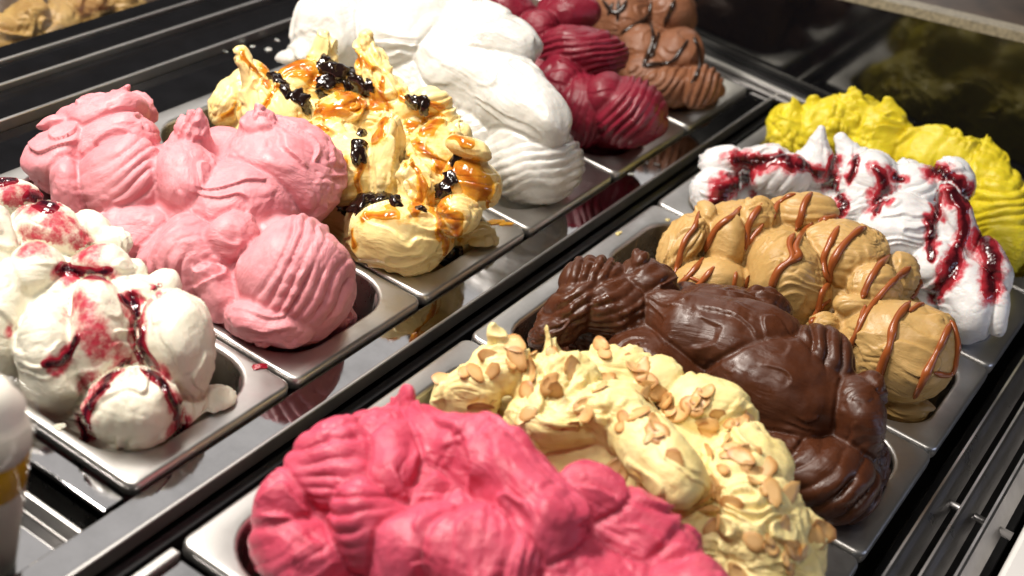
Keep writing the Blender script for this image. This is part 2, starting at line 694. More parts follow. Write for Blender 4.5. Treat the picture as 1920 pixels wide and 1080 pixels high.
        for n_, it in enumerate(self.items):
            w = W[n_]
            m = w > 0.02
            if not m.any():
                continue
            p = V[m] - it['c']
            qx, qy, qz = p @ ROT[0], p @ ROT[1], p @ ROT[2]
            dd = np.zeros(m.sum())
            if it['rid']:
                kind, p1, p2, sp, amp = it['rid'][:5]
                s = it['s']
                ra = None
                wob = (vnoise(V[m] / 0.032 + sd) - 0.5) * (it['rid'][5] if len(it['rid']) > 5 else 1.3) + (vnoise(V[m] / 0.008 + sd) - .5) * 0.10
                if kind == 'lin':      # p1 = across-direction angle, p2 = tilt into depth
                    t = math.radians(p1)
                    ph = (qx * math.cos(t) + qy * math.sin(t) + qz * p2) / (sp * s)
                    ra = qy * math.cos(t) - qx * math.sin(t)
                else:                  # arcs about pixel (p1, p2)
                    du, dv = (p1 - it['uv'][0]) * s, (p2 - it['uv'][1]) * s
                    ph = np.sqrt((qx - du) ** 2 + (qy - dv) ** 2 + (0.6 * qz) ** 2) / (sp * s)
                    ra = np.arctan2(qy - dv, qx - du) * 0.05
                    f0 = it['rid'][6] / sp if len(it['rid']) > 6 else 1.2
                    amp = amp * sstep(f0, f0 + 2.5, ph)
                ph = ph + wob
                rflow = np.stack([ra, ph * sp * s, qz * 0.3], 1)
                fr = ph - np.floor(ph)
                fr = fr ** 0.75
                prof = np.maximum(1 - np.abs(2 * fr - 1) ** 2.2, 0) ** 0.7
                gate = sstep(0.30, 0.55, vnoise(V[m] / 0.040 + 31 + sd))
                rk = np.floor(ph) * 12.9898 + sd
                rk = np.sin(rk) * 43758.5453
                rk = rk - np.floor(rk)
                dd += (prof - 0.75) * amp * 1.6 * s * (0.25 + 0.85 * gate) * (0.5 + 0.8 * rk)
            # spatula streaks along the dollop
            if it['kind'] == 'e':
                R3 = it['M']
                e = p @ R3.T
                sc = np.array([0.050, 0.0055, 0.0055])
                if it['flow'] == 'y':
                    sc = sc[[1, 0, 2]]
            else:
                a = it['P'][-1] - it['P'][0]
                a = a / np.linalg.norm(a)
                b = np.cross(a, ROT[2])
                b /= np.linalg.norm(b)
                e = np.stack([p @ a, p @ b, p @ np.cross(a, b)], 1)
                sc = np.array([0.050, 0.0050, 0.0050])
            bend = (vnoise(V[m] / 0.03 + 5 + sd) - .5)[:, None] * 0.012
            sn = vnoise((e + bend) / sc + sd + n_ * 5.3)
            mask = sstep(0.35, 0.7, vnoise(V[m] / 0.03 + 77 + sd))
            q_ = 0.4 if it['rid'] else 1.0
            dd += q_ * -np.maximum(0, 1 - np.abs(sn - 0.5) / 0.16) * streak * it['st'] * mask * 1.6 + q_ * (sn - .5) * streak * it['st']
            om = own[m] == n_
            fc = (rflow if it['rid'] else e[:, [1, 0, 2]] if it['flow'] == 'y' else e) + bend + n_ * 0.37
            idx_ = np.nonzero(m)[0][om]
            flow[idx_] = fc[om]
            if fold:
                # overlapping spatula layers: one sharp lip per contour of a stretched noise
                fsc = np.where(sc > 0.02, 0.075, 0.021) * foldsc
                fn = vnoise((e + bend) / fsc + sd * 1.7 + n_ * 9.1) * 4.2 + vnoise(V[m] / 0.012 + sd) * 0.30
                ft = fn - np.floor(fn)
                gate = sstep(0.34, 0.52, vnoise(V[m] / 0.032 + 111 + sd))
                lip = np.where(ft < 0.88, (ft / 0.88) ** 1.6, 1 - (ft - 0.88) / 0.12)
                dd += (lip - 0.35) * fold * it['st'] ** 0.5 * gate * (0.15 if it['rid'] else 1.0)
            disp[m] += dd * w[m]
        disp += (vnoise(V / 0.018 + sd + 40) - .5) * 2 * lumpy
        disp += (vnoise(V / 0.006 + sd + 60) - .5) * 0.5 * lumpy
        if rag:
            mk = sstep(0.5, 0.72, vnoise(V / 0.028 + sd + 90)) * np.array([it['st'] for it in self.items])[own]
            rn = np.abs(vnoise(V / ragsc + sd + 15) - .5) * 2
            rn2 = np.abs(vnoise(V / (ragsc * .45) + sd + 25) - .5) * 2
            disp += rag * mk * (rn - 0.4) + rag * .5 * mk * (rn2 - .4)
        V = V + Nn * disp[:, None]
        wv = np.stack([vnoise(V / 0.045 + sd + j * 19) - .5 for j in range(3)], 1) * 2 * warp
        wv += np.stack([vnoise(V / 0.017 + sd + j * 23) - .5 for j in range(3)], 1) * 0.3 * warp
        wv *= sstep(-0.005, 0.012, V[:, 2])[:, None]
        V = V + wv
        rm = np.array([0.75 if it['rid'] else 0.0 for it in self.items])[own]
        V = V + (smooth_verts(V, Q, 2, 0.5) - V) * rm[:, None]
        V = smooth_verts(V, Q, 1, 0.2)
        keep = V[:, 2] > -0.075
        Q = Q[keep[Q].all(1)]
        self.V, self.Q, self.N, self.own = V, Q, vnormals(V, Q), own
        self.sd = sd
        self.flow = flow
        return self

    def finish(self, name, label, mat, stain=None):
        base = np.array([self.o[0] + HX, self.o[1] + HY, -0.07])
        root = empty(name, base)
        tag(root, label, 'gelato', 'mounds of gelato in the pans')
        self.root, self.base = root, base
        used = np.unique(self.Q)
        mp = np.full(len(self.V), -1, np.int64)
        mp[used] = np.arange(len(used))
        me = mesh_np('gelato_body', self.V[used] - base, mp[self.Q])
        if stain is not None:
            set_attr(me, 'stain', stain[used])
        fa = me.attributes.new('flow', 'FLOAT_VECTOR', 'POINT')
        fa.data.foreach_set('vector', np.ascontiguousarray(self.flow[used], np.float32).ravel())
        self.body = link('gelato_body', me, mat, root)
        return root

    # --- picking places on the finished surface
    def bvh(self):
        if not hasattr(self, '_b'):
            self._b = BVHTree.FromPolygons(self.V.tolist(), self.Q.tolist())
        return self._b

    def hit(self, u, v):
        d = Vector(ray(u, v)).normalized()
        loc, nor, idx, dist = self.bvh().ray_cast(Vector(CAM), d)
        if loc is None:
            return None
        return np.array(loc), np.array(nor)

    def visible(self):
        if not hasattr(self, '_vis'):
            uv, z = project(self.V)
            key = (uv[:, 0] // 5).astype(int) * 4000 + (uv[:, 1] // 5).astype(int)
            _, inv = np.unique(key, return_inverse=True)
            zm = np.full(inv.max() + 1, 1e9)
            np.minimum.at(zm, inv, z)
            to = CAM - self.V
            to /= np.linalg.norm(to, axis=1)[:, None]
            self._vis = (uv, (z < zm[inv] + 0.010) & ((self.N * to).sum(1) > -0.05))
        return self._vis

    def field(self, strokes, wob=7.0, wsc=0.012, geo=None):
        """largest (1 - distance/radius) of each vertex to pixel polylines [(r, [(u,v)...])]"""
        if geo is None:
            P, (uv, vis) = self.V, self.visible()
        else:
            P, vis = geo
            uv = project(P)[0]
        w = np.stack([vnoise(P / wsc + 3.3 + j * 9) - .5 for j in range(2)], 1) * 2 * wob
        w += np.stack([vnoise(P / (wsc * .45) + 8.3 + j * 9) - .5 for j in range(2)], 1) * 0.5 * wob
        q = uv + w
        f = np.full(len(q), -9.0)
        for r, pl in strokes:
            pl = np.array(pl, float)
            if len(pl) == 1:
                pl = np.vstack([pl, pl + 0.1])
            for a, b in zip(pl[:-1], pl[1:]):
                ab = b - a
                t = np.clip((q - a) @ ab / (ab @ ab), 0, 1)
                d = np.linalg.norm(q - a - t[:, None] * ab, axis=1)
                f = np.maximum(f, 1 - d / r)
        f[~vis] = -9
        return f

    def sauce(self, name, strokes, mat, thick=0.0016, wob=7.0, parent=None, wsc=0.012):
        """syrup lying on the surface along pixel polylines; every separate puddle is a part"""
        f = self.field(strokes, wob, wsc)
        m = f > -0.6
        Q = self.Q[m[self.Q].all(1)]
        if len(Q) == 0:
            return
        used = np.unique(Q)
        mp = np.full(len(self.V), -1, np.int64)
        mp[used] = np.arange(len(used))
        V, Nn, Q = self.V[used], self.N[used], mp[Q]
        V, Nn, Q = subdivide(V, Nn, Q)
        f = self.field(strokes, wob, wsc, (V, np.ones(len(V), bool)))
        Q = Q[(f > 0)[Q].sum(1) >= 2]
        if len(Q) == 0:
            return
        lab = components(len(V), Q)
        t = sstep(0.0, 0.6, f)
        off = -0.0004 + (thick + 0.0004) * t + 0.0005 * t * (vnoise(V / 0.005 + 2) - .4)
        V2 = smooth_verts(V + Nn * off[:, None], Q, 2, 0.5) - self.base
        for c in np.unique(lab[Q[:, 0]]):
            Qc = Q[lab[Q[:, 0]] == c]
            if len(Qc) < 40:
                continue
            us = np.unique(Qc)
            mp = np.full(len(V), -1, np.int64)
            mp[us] = np.arange(len(us))
            me = mesh_np(name, V2[us], mp[Qc])
            set_attr(me, 'thick', np.clip(f[us], 0, 1))
            link(name, me, mat, parent or self.root)

    def strand(self, name, pts, rpx, mat, seed=0):
        """a drizzled string lying on the surface along a pixel polyline"""
        runs, P, Nn = [], [], []
        for u, v in pl_smooth(pts):
            hh = self.hit(u, v)
            if hh is None or (P and np.linalg.norm(hh[0] - P[-1]) > 0.034):
                runs.append((P, Nn))
                P, Nn = [], []
            if hh is not None:
                P.append(hh[0])
                Nn.append(hh[1])
        runs.append((P, Nn))
        for P, Nn in runs:
            if len(P) >= 4:
                self._tube(name, P, Nn, rpx, mat, seed)

    def _tube(self, name, P, Nn, rpx, mat, seed):
        P, Nn = np.array(P), np.array(Nn)
        for _ in range(3):
            P[1:-1] = P[1:-1] * .5 + (P[:-2] + P[2:]) * .25
            Nn[1:-1] = Nn[1:-1] * .5 + (Nn[:-2] + Nn[2:]) * .25
        Nn /= np.linalg.norm(Nn, axis=1)[:, None]
        T = np.gradient(P, axis=0)
        T /= np.maximum(np.linalg.norm(T, axis=1), 1e-9)[:, None]
        B = np.cross(T, Nn)
        B /= np.maximum(np.linalg.norm(B, axis=1), 1e-9)[:, None]
        s = depth_of(P[0]) / FPX
        V, F = [], []
        n = 8
        rr = np.random.default_rng(seed + len(P))
        kn = np.interp(np.arange(len(P)), np.linspace(0, len(P), 9), 0.75 + 0.55 * rr.random(9))
        for k in range(len(P)):
            r = rpx * s * kn[k]
            e = min(k, len(P) - 1 - k)
            r *= min(1, 0.35 + 0.3 * e)
            c = P[k] + Nn[k] * r * 0.35
            for j in range(n):
                a = 2 * math.pi * j / n
                V.append(c + B[k] * math.cos(a) * r * 1.05 + Nn[k] * math.sin(a) * r * 0.85 - self.base)
            if k:
                for j in range(n):
                    F.append(((k - 1) * n + j, (k - 1) * n + (j + 1) % n, k * n + (j + 1) % n, k * n + j))
        F.append(tuple(range(n)))
        F.append(tuple((len(P) - 1) * n + j for j in range(n))[::-1])
        return link(name, mesh_py(name, V, F), mat, self.root)


def pl_smooth(pts, step=5.0):
    pts = [np.array(p, float) for p in pts]
    out = []
    for k in range(len(pts) - 1):
        p0, p1, p2, p3 = pts[max(k - 1, 0)], pts[k], pts[k + 1], pts[min(k + 2, len(pts) - 1)]
        n = max(2, int(np.linalg.norm(p2 - p1) / step))
        for j in range(n):
            t = j / n
            out.append(0.5 * ((2 * p1) + (p2 - p0) * t + (2 * p0 - 5 * p1 + 4 * p2 - p3) * t * t + (3 * p1 - p0 - 3 * p2 + p3) * t ** 3))
    out.append(pts[-1])
    return out


# ------------------------------------------------------------------ frame of the case round the pans
# bright steel strip across the far ends of the rows
st_ = empty('end_strip')
tag(st_, 'narrow bright steel strip closing the far ends of both rows', 'trim')
box('strip_top', (1.050, 1.0575, -0.02, 0.79, -0.004, 0.0035), STEEL, st_)
box('strip_step', (1.0365, 1.0490, 0.366, 0.79, -0.012, -0.004), POLISHED, st_)


def mirror_mat(name, refl, rough, base=(0.004, 0.004, 0.005)):
    m, nt, P, N, L = new_mat(name)
    N.remove(P)
    d = N.new('ShaderNodeBsdfDiffuse')
    d.inputs[0].default_value = (*base, 1)
    g_ = N.new('ShaderNodeBsdfGlossy')
    g_.inputs[0].default_value = (0.95, 0.95, 0.9, 1)
    tc = N.new('ShaderNodeTexCoord')
    n = noise_node(N, L, 7, 4, tc.outputs['Object'], 0.6)
    r = N.new('ShaderNodeMapRange')
    r.inputs[1].default_value, r.inputs[2].default_value = 0.3, 0.7
    r.inputs[3].default_value, r.inputs[4].default_value = rough * 0.6, rough * 1.5
    L.new(n.outputs[0], r.inputs[0])
    L.new(r.outputs[0], g_.inputs['Roughness'])
    mx = N.new('ShaderNodeMixShader')
    mx.inputs[0].default_value = refl
    L.new(d.outputs[0], mx.inputs[1])
    L.new(g_.outputs[0], mx.inputs[2])
    L.new(mx.outputs[0], N['Material Output'].inputs[0])
    return m


def prism_yz(name, poly, x0, x1, mat, parent=None):
    n = len(poly)
    V = [(x0, y, z) for y, z in poly] + [(x1, y, z) for y, z in poly]
    F = [tuple(range(n))[::-1], tuple(range(n, 2 * n))] + [(k, (k + 1) % n, n + (k + 1) % n, n + k) for k in range(n)]
    return link(name, mesh_py(name, V, F), mat, parent, smooth=False)


# dark reflecting end panel with a stone coping on its sloping top
zt = lambda y: 0.121 + (0.388 - y) * 0.158
ep = empty('glass_screen', (0, 0, 0))
tag(ep, 'dark reflective glass screen at the far end with a beige stone coping', 'screen')
prism_yz('glass_sheet', [(-0.6, -0.10), (1.2, -0.10), (1.2, zt(1.2)), (-0.6, zt(-0.6))], 1.076, 1.086, mirror_mat('dark_glass', 0.10, 0.09), ep)
prism_yz('stone_coping', [(-0.6, zt(-0.6) + 0.001), (1.2, zt(1.2) + 0.001), (1.2, zt(1.2) + 0.012), (-0.6, zt(-0.6) + 0.012)], 1.074, 1.10, GRANITE, ep)
box('black_channel', (1.0585, 1.0745, -0.6, 1.2, -0.05, 0.006), BLACK, ep)
# what lies beyond it
struct(box('back_counter', (1.13, 2.6, -1.2, 1.2, 0.02, 0.10), BROWN))

# black stepped sill behind the far row
sill = empty('front_sill')
tag(sill, 'black stepped sill with thin steel edges behind the far row', 'sill')
for y0, y1, z in ((0.779, 0.8415, -0.010), (0.8455, 0.8905, -0.002), (0.8945, 0.9235, 0.004), (0.9275, 0.9500, 0.006)):
    box('sill_step', (-0.7, 1.0735, y0, y1, -0.09, z), BLACKGLOSS, sill, 0.001)
for y0, z in ((0.8417, 0.0015), (0.8907, 0.0045), (0.9237, 0.008)):
    box('steel_edge', (-0.7, 1.0735, y0, y0 + 0.0036, -0.03, z), STEEL, sill, 0.0011)
# clear front glass; gelato added behind it stands in for its reflection
def clear_mat(name):
    m, nt, P, N, L = new_mat(name)
    N.remove(P)
    t = N.new('ShaderNodeBsdfTransparent')
    t.inputs[0].default_value = (0.96, 0.96, 0.95, 1)
    g_ = N.new('ShaderNodeBsdfGlossy')
    g_.inputs['Roughness'].default_value = 0.04
    mx = N.new('ShaderNodeMixShader')
    mx.inputs[0].default_value = 0.12
    L.new(t.outputs[0], mx.inputs[1])
    L.new(g_.outputs[0], mx.inputs[2])
    L.new(mx.outputs[0], N['Material Output'].inputs[0])
    return m


fg = empty('front_glass')
tag(fg, 'low clear glass pane behind the black sill at the upper left corner', 'glass')
link('glass_pane', mesh_py('glass_pane', [(-0.7, 0.952, 0.004), (1.07, 0.952, 0.004), (1.07, 0.968, 0.060), (-0.7, 0.968, 0.060),
                                        (-0.7, 0.956, 0.004), (1.07, 0.956, 0.004), (1.07, 0.972, 0.060), (-0.7, 0.972, 0.060)],
                           [(0, 1, 2, 3), (7, 6, 5, 4), (0, 4, 5, 1), (1, 5, 6, 2), (2, 6, 7, 3), (3, 7, 4, 0)]), clear_mat('front_glass'), fg, smooth=False)
box('pane_edge', (-0.7, 1.07, 0.967, 0.975, 0.0605, 0.0645), STEEL, fg)
struct(box('reflection_floor', (-0.9, 2.4, 0.98, 1.9, -0.2, -0.03), BROWN))  # added ground under the mound that stands in for the reflection

# air vent along the near side
vent = empty('air_vent')
tag(vent, 'long black air vent with steel blades along the right edge', 'vent')
box('vent_tray', (-0.3, 1.07, -0.083, -0.004, -0.075, -0.066), BLACK, vent)
BLADE = steel_mat('vent_steel', (0.40, 0.39, 0.39), 0.30)
for y in (-0.0200, -0.0415, -0.0630):
    prof = [(y + 0.0030, -0.0030), (y + 0.0010, -0.0022), (y - 0.0010, -0.0030), (y - 0.0125, -0.0180), (y - 0.0125, -0.0205), (y + 0.0030, -0.0060)]
    prism_yz('blade', prof, -0.3, 1.07, BLADE, vent)


def rod(name, a, b, r, mat, parent, n=14):
    a, b = Vector(a), Vector(b)
    d = (b - a).normalized()
    x = d.orthogonal().normalized()
    y = d.cross(x)
    V, F = [], []
    for c in (a, b):
        for k in range(n):
            t = 2 * math.pi * k / n
            V.append(c + x * math.cos(t) * r + y * math.sin(t) * r)
    F = [(k, (k + 1) % n, n + (k + 1) % n, n + k) for k in range(n)] + [tuple(range(n))[::-1], tuple(range(n, 2 * n))]
    return link(name, mesh_py(name, V, F), mat, parent)


for x in (0.18, 0.475, 0.77):
    rod('spacer', (x, -0.083, -0.0165), (x, -0.0215, -0.0165), 0.0036, BLADE, vent)
ct = link('white_counter', box_mesh('white_counter', -0.4, 1.07, -0.45, -0.0875, -0.06, -0.002, 0.004), WHITE, None, False)
tag(ct, 'white counter edge at the lower right corner beside the vent', 'counter')

# left ends: a polished shelf with dessert cups beside the near pan of the far row
sh = empty('dessert_shelf')
tag(sh, 'polished steel shelf at the lower left below the cream ripple pan', 'shelf')
box('shelf_plate', (-0.62, -0.030, 0.4165, 0.775, -0.035, -0.028), POLISHED, sh)
box('shelf_lip', (-0.0085, 0.0100, 0.4165, 0.775, -0.020, -0.0075), POLISHED, sh)
box('shelf_frame', (-0.030, -0.0265, 0.4165, 0.775, -0.036, -0.012), STEEL, sh)
cv = empty('pan_cover')
tag(cv, 'grey steel cover plate beside the raspberry pan at the bottom edge', 'plate')
box('plate', (-0.62, -0.0045, 0.01, 0.352, -0.016, -0.0075), POLISHED, cv)
box('plate_border', (-0.62, -0.0045, 0.3525, 0.3605, -0.016, -0.002), STEEL, cv)


def lathe(name, prof, mat, parent, n=40):
    V, F = [], []
    for r, z in prof:
        for k in range(n):
            t = 2 * math.pi * k / n
            V.append((r * math.cos(t), r * math.sin(t), z))
    for j in range(len(prof) - 1):
        for k in range(n):
            F.append((j * n + k, j * n + (k + 1) % n, (j + 1) * n + (k + 1) % n, (j + 1) * n + k))
    F.append(tuple(range(n))[::-1])
    F.append(tuple((len(prof) - 1) * n + k for k in range(n)))
    return link(name, mesh_py(name, V, F), mat, parent)


_d = ray(-42, 1062)
_cp = CAM + _d * ((-0.028 - CAM[2]) / _d[2])
cup = empty('dessert_cup', _cp)
cup.scale = (0.93, 0.93, 0.93)
tag(cup, 'clear cup of layered cream and orange jelly at the lower left corner', 'cup')
lathe('glass_wall', [(0.0245, 0.0), (0.0255, 0.001), (0.0362, 0.140), (0.0366, 0.141), (0.0356, 0.1405), (0.0248, 0.003), (0.001, 0.0025)], clear_mat('clear_cup'), cup)
PALE = plain_mat('cup_cream', (0.82, 0.79, 0.70), 0.5, var=0.05)
JELLY = plain_mat('orange_jelly', (0.85, 0.46, 0.015), 0.15, var=0.3)
lathe('cream_layer', [(0.022, 0.0045), (0.0246, 0.006), (0.0302, 0.080), (0.0302, 0.0805)], PALE, cup)
lathe('jelly_layer', [(0.0303, 0.081), (0.0305, 0.082), (0.0328, 0.110), (0.0326, 0.111)], JELLY, cup)
lathe('cream_top', [(0.0322, 0.1115), (0.0330, 0.113), (0.0325, 0.124), (0.028, 0.136), (0.029, 0.142), (0.022, 0.150), (0.020, 0.156), (0.010, 0.162), (0.002, 0.166)], PALE, cup)

# ================================================================== the twelve gelatos
PANS = {}


def add_pan(row, i, smear, label):
    o = pan_origin(row, i)
    root = empty('gelato_pan', (o[0] + HX, o[1] + HY, -0.115))
    tag(root, label, 'pan', 'steel gelato pans set in two rows')
    for nm, me in (('rim', RIM), ('basin', BASIN)):
        p = bpy.data.objects.new(nm, me)
        COL.objects.link(p)
        p.parent = root
        p.location = (0, 0, 0.115)
        if nm == 'rim':
            if not me.materials:
                me.materials.append(STEEL)
        else:
            if not me.materials:
                me.materials.append(STEEL)
            p.material_slots[0].link = 'OBJECT'
            p.material_slots[0].material = basin_mat('smeared_steel', smear)
    PANS[row, i] = root
    return root


for _me in (RIM, BASIN):
    _me.polygons.foreach_set('use_smooth', [True] * len(_me.polygons))

# ---------------------------------------------------------------- row 1: cream with berry ripple
g = Gelato(1, 0, 0.06)
L_ = g.lump
L_(20, 375, 62, 42, 10, st=1.2)
L_(100, 440, 72, 55, 25)
L_(60, 520, 60, 62, 0, st=.4)
L_(98, 672, 68, 108, -8, st=.6)
L_(192, 632, 62, 118, -8, st=.6)
L_(337, 640, 66, 108, -18, flow='y')
L_(247, 768, 84, 76, 0, flow='y', st=1.3)
L_(181, 432, 36, 30, 20)
L_(214, 452, 34, 28, -30)
L_(229, 510, 42, 30, 10)
L_(300, 545, 34, 34)
L_(385, 775, 70, 50, -25, lat=104)
L_(8, 610, 52, 120, 0)
L_(-40, 480, 70, 110, 0)
L_(-70, 640, 60, 100, 0)
L_(240, 600, 80, 90, 0, lat=105)
L_(190, 505, 60, 46, 10, lat=112)
L_(330, 760, 80, 60, 0, lat=90)
L_(150, 740, 90, 70, 0, lat=70)
g.build(k=0.008, crease=0.0026, lumpy=0.0009, warp=0.006, rag=0.0006, fold=0.0028, hill=0.8)
RIP = [(15, [(250, 555), (255, 605), (264, 663), (284, 699), (320, 735), (337, 780), (334, 830)]),
       (13, [(237, 675), (207, 705), (178, 746), (157, 782), (160, 818)]),
       (13, [(145, 638), (118, 676), (90, 680)]), (15, [(118, 506), (160, 510), (198, 512)]), (10, [(290, 545), (297, 535)]),
       (20, [(60, 370), (95, 385)]), (14, [(0, 340), (20, 335)]), (9, [(228, 555), (250, 575)])]
STN = [(75, [(160, 580), (185, 640)]), (45, [(170, 720)]), (60, [(60, 450), (120, 430)]), (48, [(150, 460), (180, 480)]), (55, [(20, 360), (70, 375)]), (30, [(10, 620)]),
       (40, [(200, 640), (240, 680)])]
st = np.clip(g.field(STN + [(r * 2.5, p) for r, p in RIP], 16, 0.014) * 1.4, 0, 1)
CREAM = gelato_mat('cream_gelato', (0.73, 0.695, 0.58), (0.69, 0.645, 0.52), 0.25, stain=(0.42, 0.030, 0.055), rough=0.40)
g.finish('berry_ripple_gelato', 'creamy white gelato with dark berry ripple at the left end of the far row', CREAM, st)
BERRY = sauce_mat('berry_syrup', (0.26, 0.010, 0.022), (0.022, 0.003, 0.008), 0.08)
for k, s_ in enumerate(RIP):
    g.sauce('berry_syrup', [s_], BERRY, 0.0009, 8)
add_pan(1, 0, (0.35, 0.05, 0.07), 'steel pan of cream and berry ripple gelato, nearest of the far row')

# ---------------------------------------------------------------- row 1: pink
g = Gelato(1, 1, 0.07)
L_ = g.lump
L_(190, 228, 100, 52, -22, st=1.6)
L_(225, 268, 78, 52, -15, st=1.6)
L_(100, 238, 34, 15, -12)
g.stroke([(215, 200, 30), (240, 160, 8)])
L_(262, 200, 42, 34, 20, st=1.4)
L_(120, 300, 80, 58, -30, st=1.4)
L_(141, 362, 40, 75, 0, flow='y')
L_(240, 345, 78, 92, 10, rid=('lin', 62, 0.3, 21, 5))
L_(358, 345, 70, 85, 0, flow='y')
g.stroke([(356, 295, 62), (364, 250, 34), (370, 212, 10)], st=1.8)
L_(425, 300, 62, 62, 0, st=1.5)
L_(526, 322, 112, 98, 25, st=1.5)
g.stroke([(480, 285, 62), (488, 245, 38), (484, 214, 12)], st=1.8)
L_(550, 533, 116, 120, 20, rid=('arc', 405, 450, 19, 10, .6, 130))
L_(432, 445, 46, 55, 10)
L_(358, 495, 90, 92, 0, rid=('arc', 445, 545, 21, 10, .6, 35))
L_(404, 552, 44, 72, -25)
L_(500, 606, 100, 44, 10)
L_(628, 600, 42, 34, -30, lat=92, st=2)
L_(240, 440, 80, 60, 0)
L_(330, 430, 110, 70, 0, lat=90)
L_(440, 400, 120, 110, 0, lat=100)
L_(180, 320, 100, 80, 0, lat=110)
g.build(k=0.0075, crease=0.0028, lumpy=0.0008, warp=0.006, streak=0.0005, rag=0.0012, fold=0.0034, foldsc=1.25, hill=0.9)
PINK = gelato_mat('pink_gelato', (0.66, 0.270, 0.300), (0.57, 0.200, 0.230), 0.25, rough=0.5, grain=0.45, drag=0.6)
g.finish('strawberry_gelato', 'pale pink gelato with ridged folds between the cream and caramel mounds', PINK)
add_pan(1, 1, (0.30, 0.10, 0.11), 'steel pan under the pale pink gelato')

# ---------------------------------------------------------------- row 1: yellow cream with caramel and cherries
g = Gelato(1, 2, 0.085)
L_ = g.lump
g.stroke([(452, 94, 7), (455, 115, 15), (472, 160, 24), (486, 210, 44)], st=1.5)
L_(485, 135, 26, 14, 25)
L_(430, 196, 34, 50, 25, lat=62, flow='y', st=2)
L_(455, 180, 36, 40, 0, lat=70, st=2)
L_(525, 215, 66, 55, 45, st=1.6)
g.stroke([(601, 72, 10), (602, 95, 22), (598, 130, 36)], st=1.5)
g.stroke([(683, 66, 14), (686, 95, 22), (702, 140, 36), (736, 182, 34)], st=1.6)
L_(558, 150, 52, 34, -15, rid=('arc', 566, 165, 13, 4))
L_(640, 215, 56, 44, -25, st=1.8)
L_(616, 165, 60, 40, 0)
L_(620, 262, 62, 42, 10, st=1.5)
L_(654, 315, 72, 66, 0, st=.7)
L_(722, 300, 30, 88, 8, flow='y', st=2.0)
L_(789, 245, 50, 40, 20, rid=('arc', 790, 246, 15, 5))
L_(766, 205, 44, 32, 0, st=1.6)
L_(805, 190, 38, 24, 15, rid=('lin', 70, .2, 12, 4))
L_(832, 228, 30, 24, 0)
L_(784, 348, 40, 54, -15, flow='y', st=2)
L_(820, 292, 56, 62, 0)
L_(850, 255, 40, 28, 20, st=1.5)
L_(889, 284, 48, 22, 24, lat=72, rid=('lin', 110, .2, 11, 4))
L_(878, 348, 50, 54, 0, st=.6)
L_(862, 412, 36, 38, 0)
L_(746, 440, 108, 78, 8, st=.6)
L_(890, 460, 46, 36, -20, lat=112)
L_(560, 260, 90, 60, 0, lat=105)
L_(720, 340, 110, 90, 0, lat=105)
L_(640, 380, 70, 50, 0, lat=80)
L_(700, 240, 80, 60, 0, lat=105)
L_(770, 280, 80, 60, 0, lat=112)
L_(600, 215, 80, 50, 0, lat=105)
L_(850, 350, 60, 60, 0, lat=100)
g.build(k=0.009, crease=0.0028, lumpy=0.0010, warp=0.005, streak=0.0010, rag=0.0010, fold=0.0040, foldsc=0.9, hill=0.9)
CAR = [(26, [(505, 130), (560, 120), (600, 150)]), (18, [(598, 205), (650, 200), (690, 170)]), (12, [(655, 95), (690, 130)]), (14, [(440, 200), (425, 215)]), (8, [(455, 105), (470, 135), (500, 160)]),
       (26, [(630, 160), (665, 185), (700, 195)]), (11, [(676, 300), (675, 350)]), (9, [(640, 310), (625, 320)]), (20, [(770, 240), (800, 245), (815, 225)]), (13, [(780, 270), (810, 290), (825, 315)]),
       (12, [(765, 300), (790, 330), (800, 370), (770, 390)]), (34, [(850, 320), (885, 325), (905, 355)]), (18, [(850, 340), (820, 385), (850, 410), (855, 440)]), (9, [(905, 360), (915, 390)]), (11, [(812, 395), (830, 440), (828, 490)]),
       (8, [(660, 430), (660, 455)]), (15, [(690, 405), (740, 398)]), (11, [(850, 255), (880, 270)]), (12, [(760, 190), (800, 190), (820, 200)]), (12, [(540, 95), (560, 110)]), (14, [(565, 230), (600, 245)]), (8, [(520, 160), (500, 200)]),
       (10, [(715, 150), (725, 200)]), (10, [(725, 220), (700, 260)])]
st = np.clip(g.field([(r * 3.0, p) for r, p in CAR], 18, 0.012) * 1.1, 0, 1)
CUST = gelato_mat('custard_gelato', (0.85, 0.69, 0.33), (0.81, 0.62, 0.26), 0.2, stain=(0.72, 0.36, 0.05), rough=0.35, grain=0.2, coat=0.15)
g.finish('caramel_cherry_gelato', 'yellow custard gelato with caramel syrup and black cherries beside the pink mound', CUST, st)
CARAM = sauce_mat('caramel_syrup', (0.74, 0.36, 0.035), (0.38, 0.095, 0.008), 0.07, sss=0.3, lo=0.1, hi=1.0)
for s_ in CAR:
    g.sauce('caramel_syrup', [s_], CARAM, 0.0006, 10)
CHERRY = plain_mat('candied_cherry', (0.010, 0.004, 0.003), 0.12, spec=0.8, var=0.5, scale=2, bump=0.0)


def blob_mesh(name, seed, amp=0.42):
    import bmesh
    bm = bmesh.new()
    bmesh.ops.create_icosphere(bm, subdivisions=3, radius=1)
    V = np.array([v.co[:] for v in bm.verts])
    r = 1 + (vnoise(V * 1.6 + seed * 3.1 + 20) - .5) * 2 * amp + (vnoise(V * 3.4 + seed + 20) - .5) * 1.3 * amp
    for v, k in zip(bm.verts, r):
        v.co *= k
    me = bpy.data.meshes.new(name)
    bm.to_mesh(me)
    bm.free()
    return me


CHM = [blob_mesh('cherry', k) for k in range(4)]


